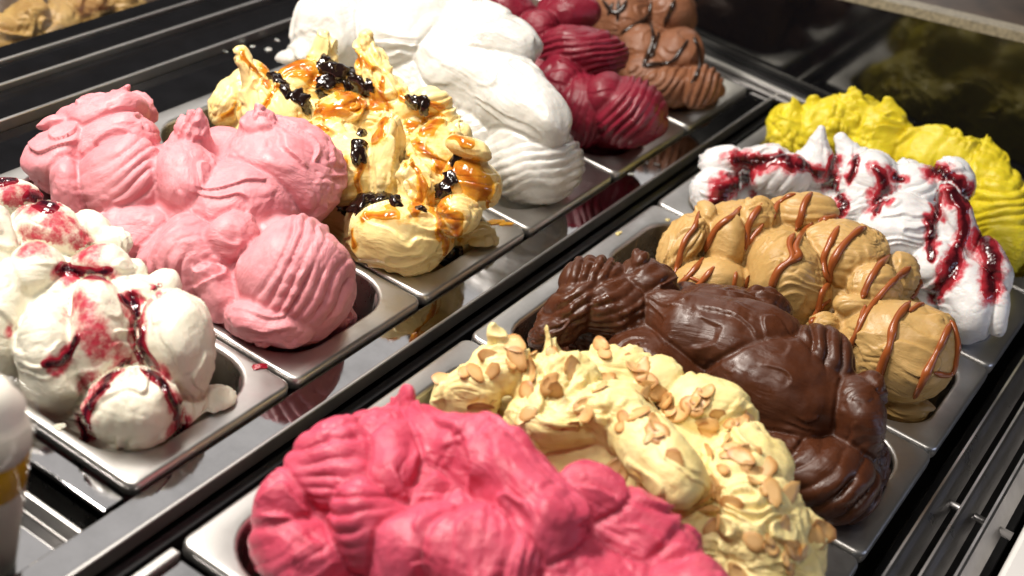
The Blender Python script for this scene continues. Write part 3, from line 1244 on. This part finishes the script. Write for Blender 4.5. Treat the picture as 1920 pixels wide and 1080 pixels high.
def cherries(g, spots, mat):
    for n_, (u, v, r) in enumerate(spots):
        hh = g.hit(u, v)
        if hh is None:
            continue
        o = link('cherry', CHM[n_ % 4], mat, g.root)
        s = depth_of(hh[0]) / FPX * r
        o.location = hh[0] + hh[1] * s * 0.15 - g.base
        q = Vector(hh[1]).to_track_quat('Z', 'Y')
        o.rotation_mode = 'QUATERNION'
        from mathutils import Quaternion
        o.rotation_quaternion = q @ Quaternion((0, 0, 1), n_ * 1.9)
        s *= 1.12
        o.scale = (s * 1.15, s * .85, s * .6)


cherries(g, [(520, 152, 15), (535, 172, 13), (556, 186, 17), (570, 200, 13), (605, 125, 15), (622, 132, 21), (636, 140, 13), (612, 155, 15), (605, 178, 10), (665, 145, 15), (680, 160, 19), (655, 165, 12),
             (678, 250, 10), (675, 272, 12), (672, 290, 16), (776, 190, 14), (795, 196, 13), (655, 388, 17), (680, 384, 21), (705, 378, 16), (722, 372, 14), (742, 380, 13), (838, 352, 17), (846, 335, 12), (858, 297, 13), (790, 394, 9),
             (848, 482, 15), (860, 474, 13), (838, 492, 12)], CHERRY)
add_pan(1, 2, (0.40, 0.28, 0.12), 'steel pan under the caramel and cherry gelato')

# ---------------------------------------------------------------- row 1: plain white
g = Gelato(1, 3, 0.095)
L_ = g.lump
L_(625, 62, 72, 78, -35, st=1.2)
L_(752, 60, 92, 80, 0, st=.7)
g.stroke([(815, 70, 58, 100), (870, 130, 66, 82), (950, 180, 66, 66), (1016, 220, 50, 54)], st=.4)
L_(938, 88, 74, 62, 20, lat=98, st=.5)
L_(890, 60, 80, 60, 0, lat=115, st=.5)
g.stroke([(830, 50, 50), (862, 20, 26), (874, -6, 8)], st=.8)
L_(690, 20, 70, 45, -20)
L_(850, 210, 118, 128, 10, lat=98, st=.3)
L_(995, 300, 90, 84, 8, lat=62, rid=('lin', 70, 0.10, 17, 6, 0.35))
L_(930, 270, 115, 95, 15, lat=85, rid=('lin', 70, 0.10, 17, 5, 0.35))
L_(760, 160, 110, 100, 0, lat=110)
L_(580, 85, 34, 26, -40)
L_(545, 105, 16, 10, 0)
L_(905, 110, 90, 70, 25, lat=102, st=.5)
L_(700, 90, 110, 80, 0, lat=105)
g.stroke([(760, 40, 60, 100), (748, 0, 30, 100), (742, -20, 12, 100)])
g.build(k=0.014, crease=0.0026, lumpy=0.0009, warp=0.008, hill=0.9, streak=0.0005, fold=0.0026, foldsc=1.6)
MILK = gelato_mat('milk_gelato', (0.64, 0.628, 0.60), (0.60, 0.585, 0.55), 0.25, rough=0.26, grain=0.16, coat=0.4)
g.finish('plain_white_gelato', 'glossy plain white gelato with a broad tongue folded over its front', MILK)
add_pan(1, 3, (0.62, 0.58, 0.50), 'steel pan under the glossy plain white gelato')

# ---------------------------------------------------------------- row 1: dark red sorbet
g = Gelato(1, 4, 0.085)
L_ = g.lump
L_(948, 24, 62, 44, 15, st=1.5)
L_(1062, 28, 60, 38, 5, st=.5)
L_(1008, 50, 42, 38, 0)
L_(1095, 96, 88, 48, 5, rid=('lin', 78, .15, 12, 6, .8))
L_(1095, 205, 62, 72, 0, rid=('lin', 12, .15, 15, 6, .8))
L_(1137, 184, 46, 48, 0, lat=30, st=.3)
L_(1052, 165, 56, 62, 0)
L_(1180, 215, 74, 68, 15, rid=('arc', 1100, 150, 14, 8, .7, 70))
L_(1130, 250, 84, 30, 8, lat=60)
L_(1040, 130, 90, 90, 0, lat=110)
g.build(k=0.007, crease=0.0022, lumpy=0.0009, warp=0.004, fold=0.0022)
RED = gelato_mat('dark_red_sorbet', (0.20, 0.012, 0.028), (0.16, 0.008, 0.020), 0.15, rough=0.40, grain=0.35)
g.finish('dark_red_sorbet', 'dark red sorbet in layered folds behind the plain white gelato', RED)
add_pan(1, 4, (0.25, 0.05, 0.06), 'steel pan under the dark red sorbet')

# ---------------------------------------------------------------- row 1: milk chocolate with dark threads
g = Gelato(1, 5, 0.085)
L_ = g.lump
L_(1165, 35, 62, 66, 0, st=.6)
L_(1258, 24, 50, 48, 0, st=.5)
L_(1205, 90, 52, 50, 0, st=.5)
L_(1268, 100, 52, 44, 10, st=.5)
L_(1255, 160, 62, 40, 10, rid=('lin', 40, .1, 17, 5))
L_(1318, 164, 40, 40, 0, rid=('lin', 10, .1, 14, 6))
L_(1210, 140, 60, 50, 0)
L_(1285, 182, 64, 26, 0, lat=70)
L_(1220, 120, 80, 70, 0, lat=110)
g.build(k=0.010, crease=0.0026, lumpy=0.0008, warp=0.005, fold=0.0026, hill=0.85)
MCHOC = gelato_mat('milk_chocolate_gelato', (0.235, 0.098, 0.048), (0.19, 0.075, 0.036), 0.12, rough=0.45)
g.finish('milk_chocolate_gelato', 'light brown chocolate gelato with dark threads at the far end of its row', MCHOC)
DCHOC = plain_mat('dark_chocolate_sauce', (0.022, 0.010, 0.006), 0.18, var=0.3)
for k, s_ in enumerate([[(1130, 0), (1150, 25), (1165, 20), (1175, 0)], [(1222, 0), (1215, 30), (1185, 50), (1165, 65)], [(1265, 0), (1250, 35), (1245, 50)], [(1215, 35), (1225, 70), (1215, 105), (1205, 125)],
                        [(1290, 75), (1275, 95), (1262, 115), (1235, 120), (1205, 125)], [(1235, 60), (1228, 90), (1220, 110)], [(1300, 70), (1310, 100), (1308, 140), (1295, 155)], [(1150, 5), (1140, 30)], [(1160, 0), (1158, 40)]]):
    g.strand('chocolate_thread', s_, 4.0, DCHOC, k)
add_pan(1, 5, (0.20, 0.09, 0.05), 'steel pan under the light brown chocolate gelato, farthest of its row')

# ---------------------------------------------------------------- row 2: berry sorbet in the foreground
g = Gelato(2, 0, 0.075)
L_ = g.lump
L_(752, 795, 36, 46, 10, st=1.6)
g.stroke([(742, 800, 34), (757, 764, 16), (762, 748, 9)])
L_(622, 878, 92, 82, -20, rid=('lin', 82, .1, 25, 7, .8), st=1.2)
L_(690, 830, 60, 44, -20, st=1.4)
L_(530, 962, 58, 80, 10)
L_(556, 1045, 92, 66, 20, rid=('lin', 60, .1, 26, 8, .6))
L_(735, 890, 46, 92, 5, flow='y')
g.stroke([(800, 815, 48, 135), (890, 850, 66, 128), (980, 915, 76, 118), (1040, 985, 74, 104)], st=1.2)
L_(690, 975, 66, 90, 0, rid=('lin', 75, .1, 28, 8, .6))
L_(790, 1045, 84, 100, 0, lat=62, st=.4)
L_(890, 1045, 92, 96, 10, lat=72, rid=('lin', 6, .1, 26, 12, .4))
L_(980, 1060, 70, 70, 0, lat=80, rid=('lin', 6, .1, 26, 10, .4))
L_(1120, 930, 66, 50, 30, st=1.4)
L_(1185, 1000, 86, 74, 35, st=1.3)
L_(1250, 1075, 76, 64, 35)
L_(880, 980, 150, 90, 20, lat=120)
L_(1100, 1090, 140, 90, 20, lat=110)
L_(1300, 1140, 90, 80, 0, lat=125)
L_(720, 960, 120, 90, 0, lat=100)
L_(790, 930, 110, 80, 10, lat=108)
L_(600, 960, 80, 80, 0, lat=78)
L_(950, 1170, 160, 80, 0, lat=55)
L_(720, 1150, 160, 60, 0, lat=50)
g.build(k=0.015, crease=0.0028, lumpy=0.0008, warp=0.008, rag=0.0020, fold=0.0052, foldsc=1.3, hill=0.85)
BRY = gelato_mat('berry_sorbet', (0.60, 0.082, 0.145), (0.50, 0.048, 0.095), 0.25, rough=0.45, grain=0.5, drag=0.7)
g.finish('raspberry_sorbet', 'bright raspberry pink sorbet filling the near foreground pan', BRY)
add_pan(2, 0, (0.30, 0.02, 0.04), 'steel pan under the bright raspberry sorbet in the foreground')

# ---------------------------------------------------------------- row 2: almond
g = Gelato(2, 1, 0.085)
L_ = g.lump
L_(880, 742, 62, 64, 0, st=1.2)
g.stroke([(917, 612, 4), (921, 636, 11), (930, 672, 30)])
g.stroke([(1023, 608, 6), (1029, 636, 14), (1040, 680, 32)])
L_(935, 685, 56, 46, -10)
L_(1043, 708, 84, 56, 5, st=1.5)
L_(1145, 705, 80, 52, 10, st=1.5)
L_(1222, 715, 46, 40, 10)
L_(1045, 782, 92, 56, 10, st=1.4)
L_(1150, 782, 92, 66, 10, st=1.4)
g.stroke([(1150, 795, 58, 78), (1215, 845, 62, 58), (1275, 900, 60, 44)], st=.3)
L_(1325, 768, 82, 56, 25, st=1.2)
L_(1365, 812, 50, 58, 0)
L_(1400, 895, 88, 92, 40, st=1.3)
L_(1420, 985, 90, 110, 0, st=1.2)
L_(1528, 1020, 32, 66, -10, lat=95)
L_(825, 745, 26, 36, 0)
L_(1000, 800, 150, 80, 20, lat=105)
L_(1280, 900, 150, 110, 30, lat=105)
L_(1430, 1080, 120, 70, 0, lat=60)
L_(1300, 1000, 100, 90, 0, lat=60)
g.build(k=0.011, crease=0.0020, lumpy=0.0016, warp=0.007, rag=0.0026, ragsc=0.009, fold=0.0042)
ALM = gelato_mat('almond_gelato', (0.82, 0.69, 0.34), (0.78, 0.62, 0.25), 0.2, rough=0.45, grain=0.4)
g.finish('almond_gelato', 'pale yellow gelato scattered with toasted almond flakes', ALM)


def flake_mesh(name, seed, kx):
    rr = np.random.default_rng(seed)
    V, F = [], []
    n = 14
    bend = rr.uniform(-0.12, 0.22)
    rad = [1 + 0.06 * math.sin(2 * math.pi * k / n * 2 + seed) + rr.uniform(-.09, .07) for k in range(n)]

    def pt(r, k, z):
        a = 2 * math.pi * k / n
        x, y = r * rad[k] * math.cos(a), r * rad[k] * math.sin(a) * kx * (1 - 0.22 * math.cos(a))
        return (x, y, z + bend * x * x)
    for r, z in ((0.98, -0.014), (1.0, 0.0), (0.98, 0.014), (0.5, 0.016)):
        for k in range(n):
            V.append(pt(r, k, z))
    for j in range(3):
        for k in range(n):
            F.append((j * n + k, j * n + (k + 1) % n, (j + 1) * n + (k + 1) % n, (j + 1) * n + k))
    F.append(tuple(3 * n + k for k in range(n)))
    F.append(tuple(range(n))[::-1])
    return mesh_py(name, V, F)


def flake_mat():
    m, nt, P, N, L = new_mat('toasted_almond')
    tc = N.new('ShaderNodeTexCoord')
    ln = N.new('ShaderNodeVectorMath')
    ln.operation = 'LENGTH'
    mp = N.new('ShaderNodeMapping')
    mp.inputs['Scale'].default_value = (1, 1.5, 0)
    L.new(tc.outputs['Object'], mp.inputs[0])
    L.new(mp.outputs[0], ln.inputs[0])
    oi = N.new('ShaderNodeObjectInfo')
    n = noise_node(N, L, 2.5, 4, tc.outputs['Object'])
    a = N.new('ShaderNodeMath')
    a.operation = 'MULTIPLY_ADD'
    L.new(n.outputs[0], a.inputs[0])
    a.inputs[1].default_value = 0.5
    L.new(ln.outputs['Value'], a.inputs[2])
    b = N.new('ShaderNodeMath')
    b.operation = 'MULTIPLY_ADD'
    L.new(oi.outputs['Random'], b.inputs[0])
    b.inputs[1].default_value = 0.35
    L.new(a.outputs[0], b.inputs[2])
    c = ramp(N, L, b.outputs[0], [(0.55, (0.66, 0.41, 0.18)), (0.95, (0.60, 0.35, 0.13)), (1.0, (0.42, 0.19, 0.055))])
    mr = N.new('ShaderNodeMapRange')
    mr.inputs[1].default_value, mr.inputs[2].default_value = 0.0, 1.7
    L.new(b.outputs[0], mr.inputs[0])
    L.new(mr.outputs[0], c.inputs[0])
    el = c.color_ramp.elements
    el[0].position, el[1].position, el[2].position = 0.42, 0.66, 0.84
    L.new(c.outputs[0], P.inputs['Base Color'])
    P.inputs['Roughness'].default_value = 0.45
    P.inputs['Subsurface Weight'].default_value = 0.1
    P.inputs['Subsurface Radius'].default_value = (0.003, 0.002, 0.001)
    return m


FLAKES = [flake_mesh('almond_flake', k, 0.56 + 0.06 * (k % 4)) for k in range(6)]
FLK = flake_mat()
_spots = [(270, 375), (300, 170), (420, 180), (405, 120), (480, 205), (475, 250), (555, 280), (315, 235), (245, 240), (460, 320), (430, 430), (640, 230), (700, 370), (640, 470), (780, 160), (610, 135), (900, 210), (950, 270), (980, 310),
          (940, 340), (845, 465), (915, 410), (985, 450), (1040, 370), (1085, 410), (1030, 355), (1140, 380), (1245, 410), (1160, 340), (1200, 320), (1210, 490), (1215, 570), (1280, 520), (1285, 580), (1340, 450), (1380, 430), (1350, 590),
          (1360, 630), (1400, 650), (1070, 600), (860, 655), (910, 670), (1435, 730), (1310, 780), (1250, 860), (1395, 935), (1460, 970), (1520, 870), (1525, 1010), (1540, 740), (1605, 980), (1650, 920), (1680, 890), (1330, 1070), (1240, 700),
          (1270, 640), (1200, 800), (1440, 640), (1530, 950), (1260, 740), (1000, 500), (120, 270), (760, 300), (560, 160)]
_spots += [(p[0] + 38 * math.cos(k * 2.4), p[1] + 38 * math.sin(k * 2.4)) for k, p in enumerate(_spots[::2])]
_rf = np.random.default_rng(5)
for n_, (zx, zy) in enumerate(_spots):
    hh = g.hit(780 + zx / 2.2037, 590 + zy / 2.2037)
    if hh is None:
        continue
    o = link('almond_flake', FLAKES[n_ % 6], FLK, g.root)
    s = depth_of(hh[0]) / FPX * _rf.uniform(16, 31)
    nn = Vector(hh[1]) + Vector(_rf.uniform(-.28, .28, 3))
    o.rotation_mode = 'QUATERNION'
    o.rotation_quaternion = nn.to_track_quat('Z', 'Y') @ Vector((0, 0, 1)).rotation_difference(Vector((0, 0, 1))) @ Matrix.Rotation(_rf.uniform(0, 6.28), 3, 'Z').to_quaternion()
    o.location = hh[0] + np.array(nn.normalized()) * 0.0008 - g.base
    o.scale = (s, s, s)
add_pan(2, 1, (0.42, 0.34, 0.12), 'steel pan under the almond flaked gelato')

# ---------------------------------------------------------------- row 2: dark chocolate
g = Gelato(2, 2, 0.075)
L_ = g.lump
L_(1104, 530, 60, 48, -10, rid=('lin', 35, .3, 15, 6), st=2.2)
g.stroke([(1185, 520, 42), (1192, 490, 18), (1182, 478, 10)], st=1.5)
L_(1216, 535, 56, 46, 0, st=2)
L_(1080, 580, 82, 46, -32, rid=('lin', 62, .3, 15, 6), st=2.2)
L_(1150, 580, 60, 50, 0, rid=('lin', 70, .3, 14, 6), st=2.2)
L_(1045, 620, 62, 36, -30, st=1.6)
g.stroke([(1195, 580, 40, 76), (1285, 612, 58, 66), (1375, 640, 72, 72), (1435, 648, 72, 84)], st=.7)
L_(1435, 580, 56, 42, 10, st=1.5)
L_(1380, 600, 110, 60, 12, lat=112)
L_(1300, 690, 110, 60, 25, lat=75, st=.3)
L_(1330, 562, 66, 24, 5, st=2)
L_(1235, 685, 100, 62, 25, st=.4)
L_(1460, 738, 138, 112, 28, st=.25)
L_(1530, 690, 72, 78, 25, lat=95, rid=('lin', 15, .1, 30, 9, .4), st=.4)
L_(1612, 790, 48, 76, -10, st=1)
L_(1632, 745, 30, 44, 10, rid=('lin', 70, .1, 18, 6))
L_(1550, 905, 104, 76, 10, rid=('lin', 50, .1, 34, 11, .5), st=.3)
L_(1450, 860, 90, 60, 15)
L_(1200, 660, 140, 70, 20, lat=110)
L_(1380, 760, 150, 100, 30, lat=105)
L_(1590, 870, 80, 80, 0, lat=85)
g.build(k=0.013, crease=0.0028, lumpy=0.0005, warp=0.005, streak=0.0009, fold=0.0032, rag=0.0014, hill=0.9)
CHOC = gelato_mat('dark_chocolate_gelato', (0.072, 0.0215, 0.0085), (0.056, 0.016, 0.0065), 0.04, rough=0.38, grain=0.15, drag=0.35, spec=0.38)
g.finish('dark_chocolate_gelato', 'smooth dark chocolate gelato twisted into thick folds', CHOC)
add_pan(2, 2, (0.05, 0.018, 0.01), 'steel pan under the smooth dark chocolate gelato')

# ---------------------------------------------------------------- row 2: coffee with caramel strings
g = Gelato(2, 3, 0.08)
L_ = g.lump
L_(1280, 460, 38, 72, 35, flow='y', st=2)
L_(1318, 412, 26, 34, 20, st=2)
L_(1364, 450, 42, 58, 0, st=.5)
L_(1330, 522, 78, 42, 0, st=.5)
L_(1418, 415, 44, 46, 0, st=2)
g.stroke([(1400, 400, 26), (1398, 378, 10)], st=1.5)
L_(1478, 530, 80, 96, -5, st=.8)
L_(1508, 392, 64, 38, 0, rid=('lin', 100, .2, 16, 3), st=1.5)
L_(1470, 410, 50, 46, 0, st=2)
L_(1578, 484, 92, 76, 10, st=.8)
L_(1692, 520, 38, 44, 0)
L_(1640, 540, 50, 50, 0)
L_(1682, 652, 110, 102, 10, st=1.1)
L_(1552, 625, 34, 38, 0)
L_(1610, 575, 46, 28, 0)
L_(1702, 766, 52, 26, 8, lat=50)
L_(1440, 480, 150, 90, 25, lat=110)
L_(1620, 600, 130, 100, 30, lat=105)
g.build(k=0.006, crease=0.0028, lumpy=0.0006, warp=0.005, streak=0.0009, fold=0.0022)
COF = gelato_mat('coffee_gelato', (0.53, 0.335, 0.125), (0.47, 0.285, 0.095), 0.15, rough=0.42, grain=0.25)
g.finish('coffee_gelato', 'tan coffee gelato striped with caramel strings', COF)
STRING = plain_mat('caramel_string', (0.27, 0.068, 0.016), 0.28, var=0.2)
z5 = lambda pts: [(1200 + a / 2.1597, 160 + b / 2.1597) for a, b in pts]
z6 = lambda pts: [(1100 + a / 2.0768, 340 + b / 2.0768) for a, b in pts]
for k, (s_, r_) in enumerate([
        (z5([(240, 510), (225, 570), (180, 630), (160, 700), (140, 770)]), 5), (z5([(410, 490), (380, 530), (320, 570), (280, 640), (250, 710), (210, 760), (140, 830)]), 6),
        (z5([(300, 735), (255, 790), (215, 830)]), 5), (z5([(390, 755), (380, 800), (375, 850)]), 5), (z5([(445, 770), (430, 810), (410, 850)]), 5), (z5([(180, 770), (230, 790), (260, 800)]), 4),
        (z5([(495, 480), (450, 540), (430, 600), (425, 670)]), 6), (z5([(500, 560), (460, 610), (435, 650)]), 5), (z5([(630, 440), (570, 470), (545, 510), (545, 540)]), 5),
        (z5([(695, 435), (665, 480), (650, 540), (630, 590)]), 6), (z5([(625, 600), (600, 650), (620, 700), (560, 750), (530, 830)]), 6), (z5([(700, 555), (650, 610), (625, 670), (650, 690), (590, 720)]), 6),
        (z5([(800, 530), (760, 545), (720, 550)]), 8), (z5([(805, 570), (770, 640), (745, 700), (745, 770), (770, 800)]), 6), (z5([(960, 565), (900, 580), (830, 640), (780, 720), (765, 800)]), 7),
        (z5([(770, 800), (735, 830), (720, 900), (690, 980)]), 6), (z5([(770, 870), (735, 890), (720, 920)]), 5), (z5([(1015, 680), (970, 730), (930, 790), (900, 865)]), 6),
        (z6([(1260, 335), (1190, 390), (1130, 460), (1075, 540), (1040, 620), (1000, 690)]), 6), (z6([(1085, 480), (1070, 540), (1040, 600)]), 5),
        (z6([(1300, 385), (1265, 460), (1200, 550), (1180, 640), (1150, 720), (1130, 800)]), 7), (z6([(1365, 470), (1300, 480), (1255, 510)]), 6),
        (z6([(1415, 555), (1380, 630), (1330, 730), (1275, 845)]), 7), (z6([(1415, 540), (1440, 620), (1435, 700), (1415, 755), (1350, 745)]), 6)]):
    g.strand('caramel_string', s_, r_, STRING, k)
add_pan(2, 3, (0.30, 0.19, 0.06), 'steel pan under the tan coffee gelato')

# ---------------------------------------------------------------- row 2: meringue white with cherry ripple
g = Gelato(2, 4, 0.085)
L_ = g.lump
L_(1352, 305, 42, 30, -15, st=1.5)
L_(1342, 358, 44, 46, 0, st=1.2)
g.stroke([(1330, 345, 22), (1308, 345, 9), (1303, 360, 6)])
L_(1428, 300, 62, 26, 5)
L_(1466, 330, 58, 38, 0, rid=('lin', 30, .2, 22, 5), st=1.5)
g.stroke([(1540, 240, 9), (1538, 268, 19), (1532, 302, 38)], st=.6)
g.stroke([(1577, 256, 12), (1592, 285, 24), (1608, 315, 46)], st=.6)
L_(1630, 342, 58, 56, 20)
L_(1712, 362, 48, 48, 0, rid=('arc', 1690, 320, 17, 4))
g.stroke([(1712, 345, 34), (1700, 322, 20), (1690, 318, 12)])
L_(1688, 436, 82, 66, 5, st=1.2)
L_(1598, 396, 44, 38, -20, st=1.4)
L_(1786, 345, 44, 42, 20)
g.stroke([(1775, 358, 16), (1790, 400, 36), (1800, 450, 46)], st=.8)
L_(1812, 565, 52, 82, 0, st=.4)
g.stroke([(1790, 470, 14), (1800, 510, 34)])
L_(1862, 500, 34, 62, -8, st=.4)
L_(1866, 578, 24, 52, 0, st=.4)
L_(1760, 500, 50, 50, 0)
L_(1500, 360, 130, 60, 20, lat=110)
L_(1700, 440, 140, 80, 30, lat=110)
L_(1810, 560, 60, 80, 0, lat=80)
g.build(k=0.009, crease=0.0024, lumpy=0.0010, warp=0.005, streak=0.0008, fold=0.0030)
CH2 = [(15, z5([(390, 300), (480, 310), (560, 290), (620, 320)])), (17, z5([(430, 370), (340, 430), (290, 500), (300, 545)])), (11, z5([(780, 290), (760, 350), (790, 430), (830, 480), (810, 510)])), (8, z5([(880, 290), (850, 380)])),
       (12, z5([(970, 345), (990, 420), (960, 510)])), (15, z5([(1190, 350), (1260, 365), (1300, 400), (1320, 460)])), (14, z5([(1260, 430), (1310, 500), (1310, 600), (1260, 740), (1200, 840)])), (10, z5([(1210, 440), (1190, 540), (1175, 640), (1170, 700)])),
       (19, z5([(1395, 620), (1425, 700), (1415, 830)])), (9, z5([(640, 310), (690, 350), (730, 360)])), (7, z5([(1170, 540), (1190, 580)])), (8, z5([(1030, 370), (1050, 385)]))]
CH2 = [(r * 1.2, p) for r, p in CH2]
st = np.clip(g.field([(r * 2.1, p) for r, p in CH2], 14, 0.012) * 1.7, 0, 1)
MERI = gelato_mat('meringue_gelato', (0.71, 0.705, 0.71), (0.68, 0.67, 0.68), 0.25, rough=0.36, grain=0.12, stain=(0.50, 0.032, 0.055))
g.finish('cherry_ripple_gelato', 'snow white peaked gelato with cherry sauce beside the coffee mound', MERI, st)
CHS = sauce_mat('cherry_sauce', (0.40, 0.024, 0.036), (0.045, 0.003, 0.006), 0.12, bump=0.5, lo=0.1, hi=0.8)
for s_ in CH2:
    g.sauce('cherry_sauce', [s_], CHS, 0.0009, 6)
add_pan(2, 4, (0.5, 0.42, 0.40), 'steel pan under the white gelato with cherry sauce')

# ---------------------------------------------------------------- row 2: lemon yellow
g = Gelato(2, 5, 0.085)
L_ = g.lump
L_(1478, 250, 44, 48, 0, st=1.5)
g.stroke([(1480, 238, 26), (1486, 198, 8)])
g.stroke([(1530, 225, 24), (1526, 190, 7)])
g.stroke([(1450, 250, 14), (1440, 226, 5)])
L_(1580, 232, 84, 46, 0, st=1.8)
g.stroke([(1590, 225, 34), (1606, 192, 14)])
g.stroke([(1669, 192, 8), (1671, 216, 18), (1664, 258, 36)])
L_(1645, 262, 62, 54, 10, st=1.6)
L_(1730, 285, 60, 46, 0, st=1.6)
L_(1795, 298, 62, 40, 10, st=1.2)
g.stroke([(1790, 290, 26), (1786, 256, 9)])
g.stroke([(1850, 300, 22), (1862, 276, 8)])
L_(1842, 335, 58, 54, 20, st=1.2)
L_(1870, 385, 56, 78, 0, rid=('lin', 75, .3, 17, 6))
L_(1884, 460, 40, 52, 0)
L_(1600, 290, 140, 60, 15, lat=110)
L_(1800, 380, 120, 90, 30, lat=105)
g.build(k=0.014, crease=0.0016, lumpy=0.0016, warp=0.008, rag=0.0030, ragsc=0.009, fold=0.0050)
LEM = gelato_mat('lemon_gelato', (0.68, 0.56, 0.022), (0.62, 0.48, 0.014), 0.15, rough=0.45, grain=0.3)
g.finish('lemon_gelato', 'bright lemon yellow gelato at the far end next to the dark panel', LEM)
add_pan(2, 5, (0.35, 0.28, 0.02), 'steel pan under the lemon yellow gelato, farthest of the near row')

# ---------------------------------------------------------------- added mound behind the front glass, in place of a reflection in it
g = Gelato(1, 2, 0.05, 0.002)
g.o = np.array([0.42, 1.0, 0.0])
L_ = g.lump
L_(108, 55, 44, 50, 0, lat=58, rid=('lin', 10, .2, 26, 4))
L_(50, 42, 46, 44, -15, lat=26, st=2)
L_(5, 70, 50, 46, 0, lat=0, st=2)
L_(168, 38, 46, 36, 10, lat=104, st=2)
L_(232, 20, 50, 30, 0, lat=150, st=2)
L_(75, 80, 90, 30, -15, lat=40)
L_(-50, 60, 60, 50, 0, lat=-20)
L_(150, 10, 60, 40, 0, lat=100)
g.build(k=0.006, fold=0.005, rag=0.002, hill=None, clip=False)
g.finish('reflection_gelato', 'dull golden brown gelato added as the reflection in the glass at the upper left', gelato_mat('golden_gelato', (0.52, 0.34, 0.12), (0.36, 0.20, 0.06), 0.1))

# ---------------------------------------------------------------- small spills
def drip(parent, u, v, rpx, mat, z=0.0006, kx=1.0, ang=0.0, name='drip'):
    d = ray(u, v)
    p = CAM + d * ((z - CAM[2]) / d[2])
    s = depth_of(p) / FPX * rpx
    o = link(name, CHM[int(u) % 4], None, parent)
    o.material_slots[0].link = 'OBJECT'
    o.material_slots[0].material = mat
    o.matrix_world = Matrix.Translation(Vector(p)) @ Matrix.Rotation(ang, 4, 'Z') @ Matrix.Diagonal((s * kx, s, min(s * 0.35, 0.0012), 1))
    loc = Vector(p) - parent.location
    o.matrix_basis = Matrix.Translation(loc) @ Matrix.Rotation(ang, 4, 'Z') @ Matrix.Diagonal((s * kx, s, min(s * 0.35, 0.0012), 1))


drip(PANS[1, 2], 930, 416, 7, CARAM, kx=2.4, ang=-0.4)
drip(PANS[1, 2], 948, 419, 6, CARAM, kx=2.2, ang=-0.6)
drip(PANS[1, 0], 489, 687, 8, BERRY, kx=1.8, ang=-0.5)
drip(PANS[1, 0], 29, 772, 6, BERRY)
drip(PANS[1, 0], 112, 800, 9, CREAM)
drip(PANS[2, 3], 1160, 437, 4, ALM, kx=2.0)
drip(PANS[2, 3], 1252, 412, 4, ALM)
for u_, v_ in ((1213, 304), (1231, 308), (1184, 326), (1302, 232)):
    drip(rail, u_, v_, 4, MILK, z=-0.0062, kx=1.5, ang=u_)
for u_, v_, r_ in ((503, 93, 5), (474, 87, 3), (520, 75, 3), (424, 97, 2.5), (66, 265, 4), (60, 268, 3)):
    drip(sill, u_, v_, r_, MILK, z=-0.0095, kx=1.5, ang=u_)
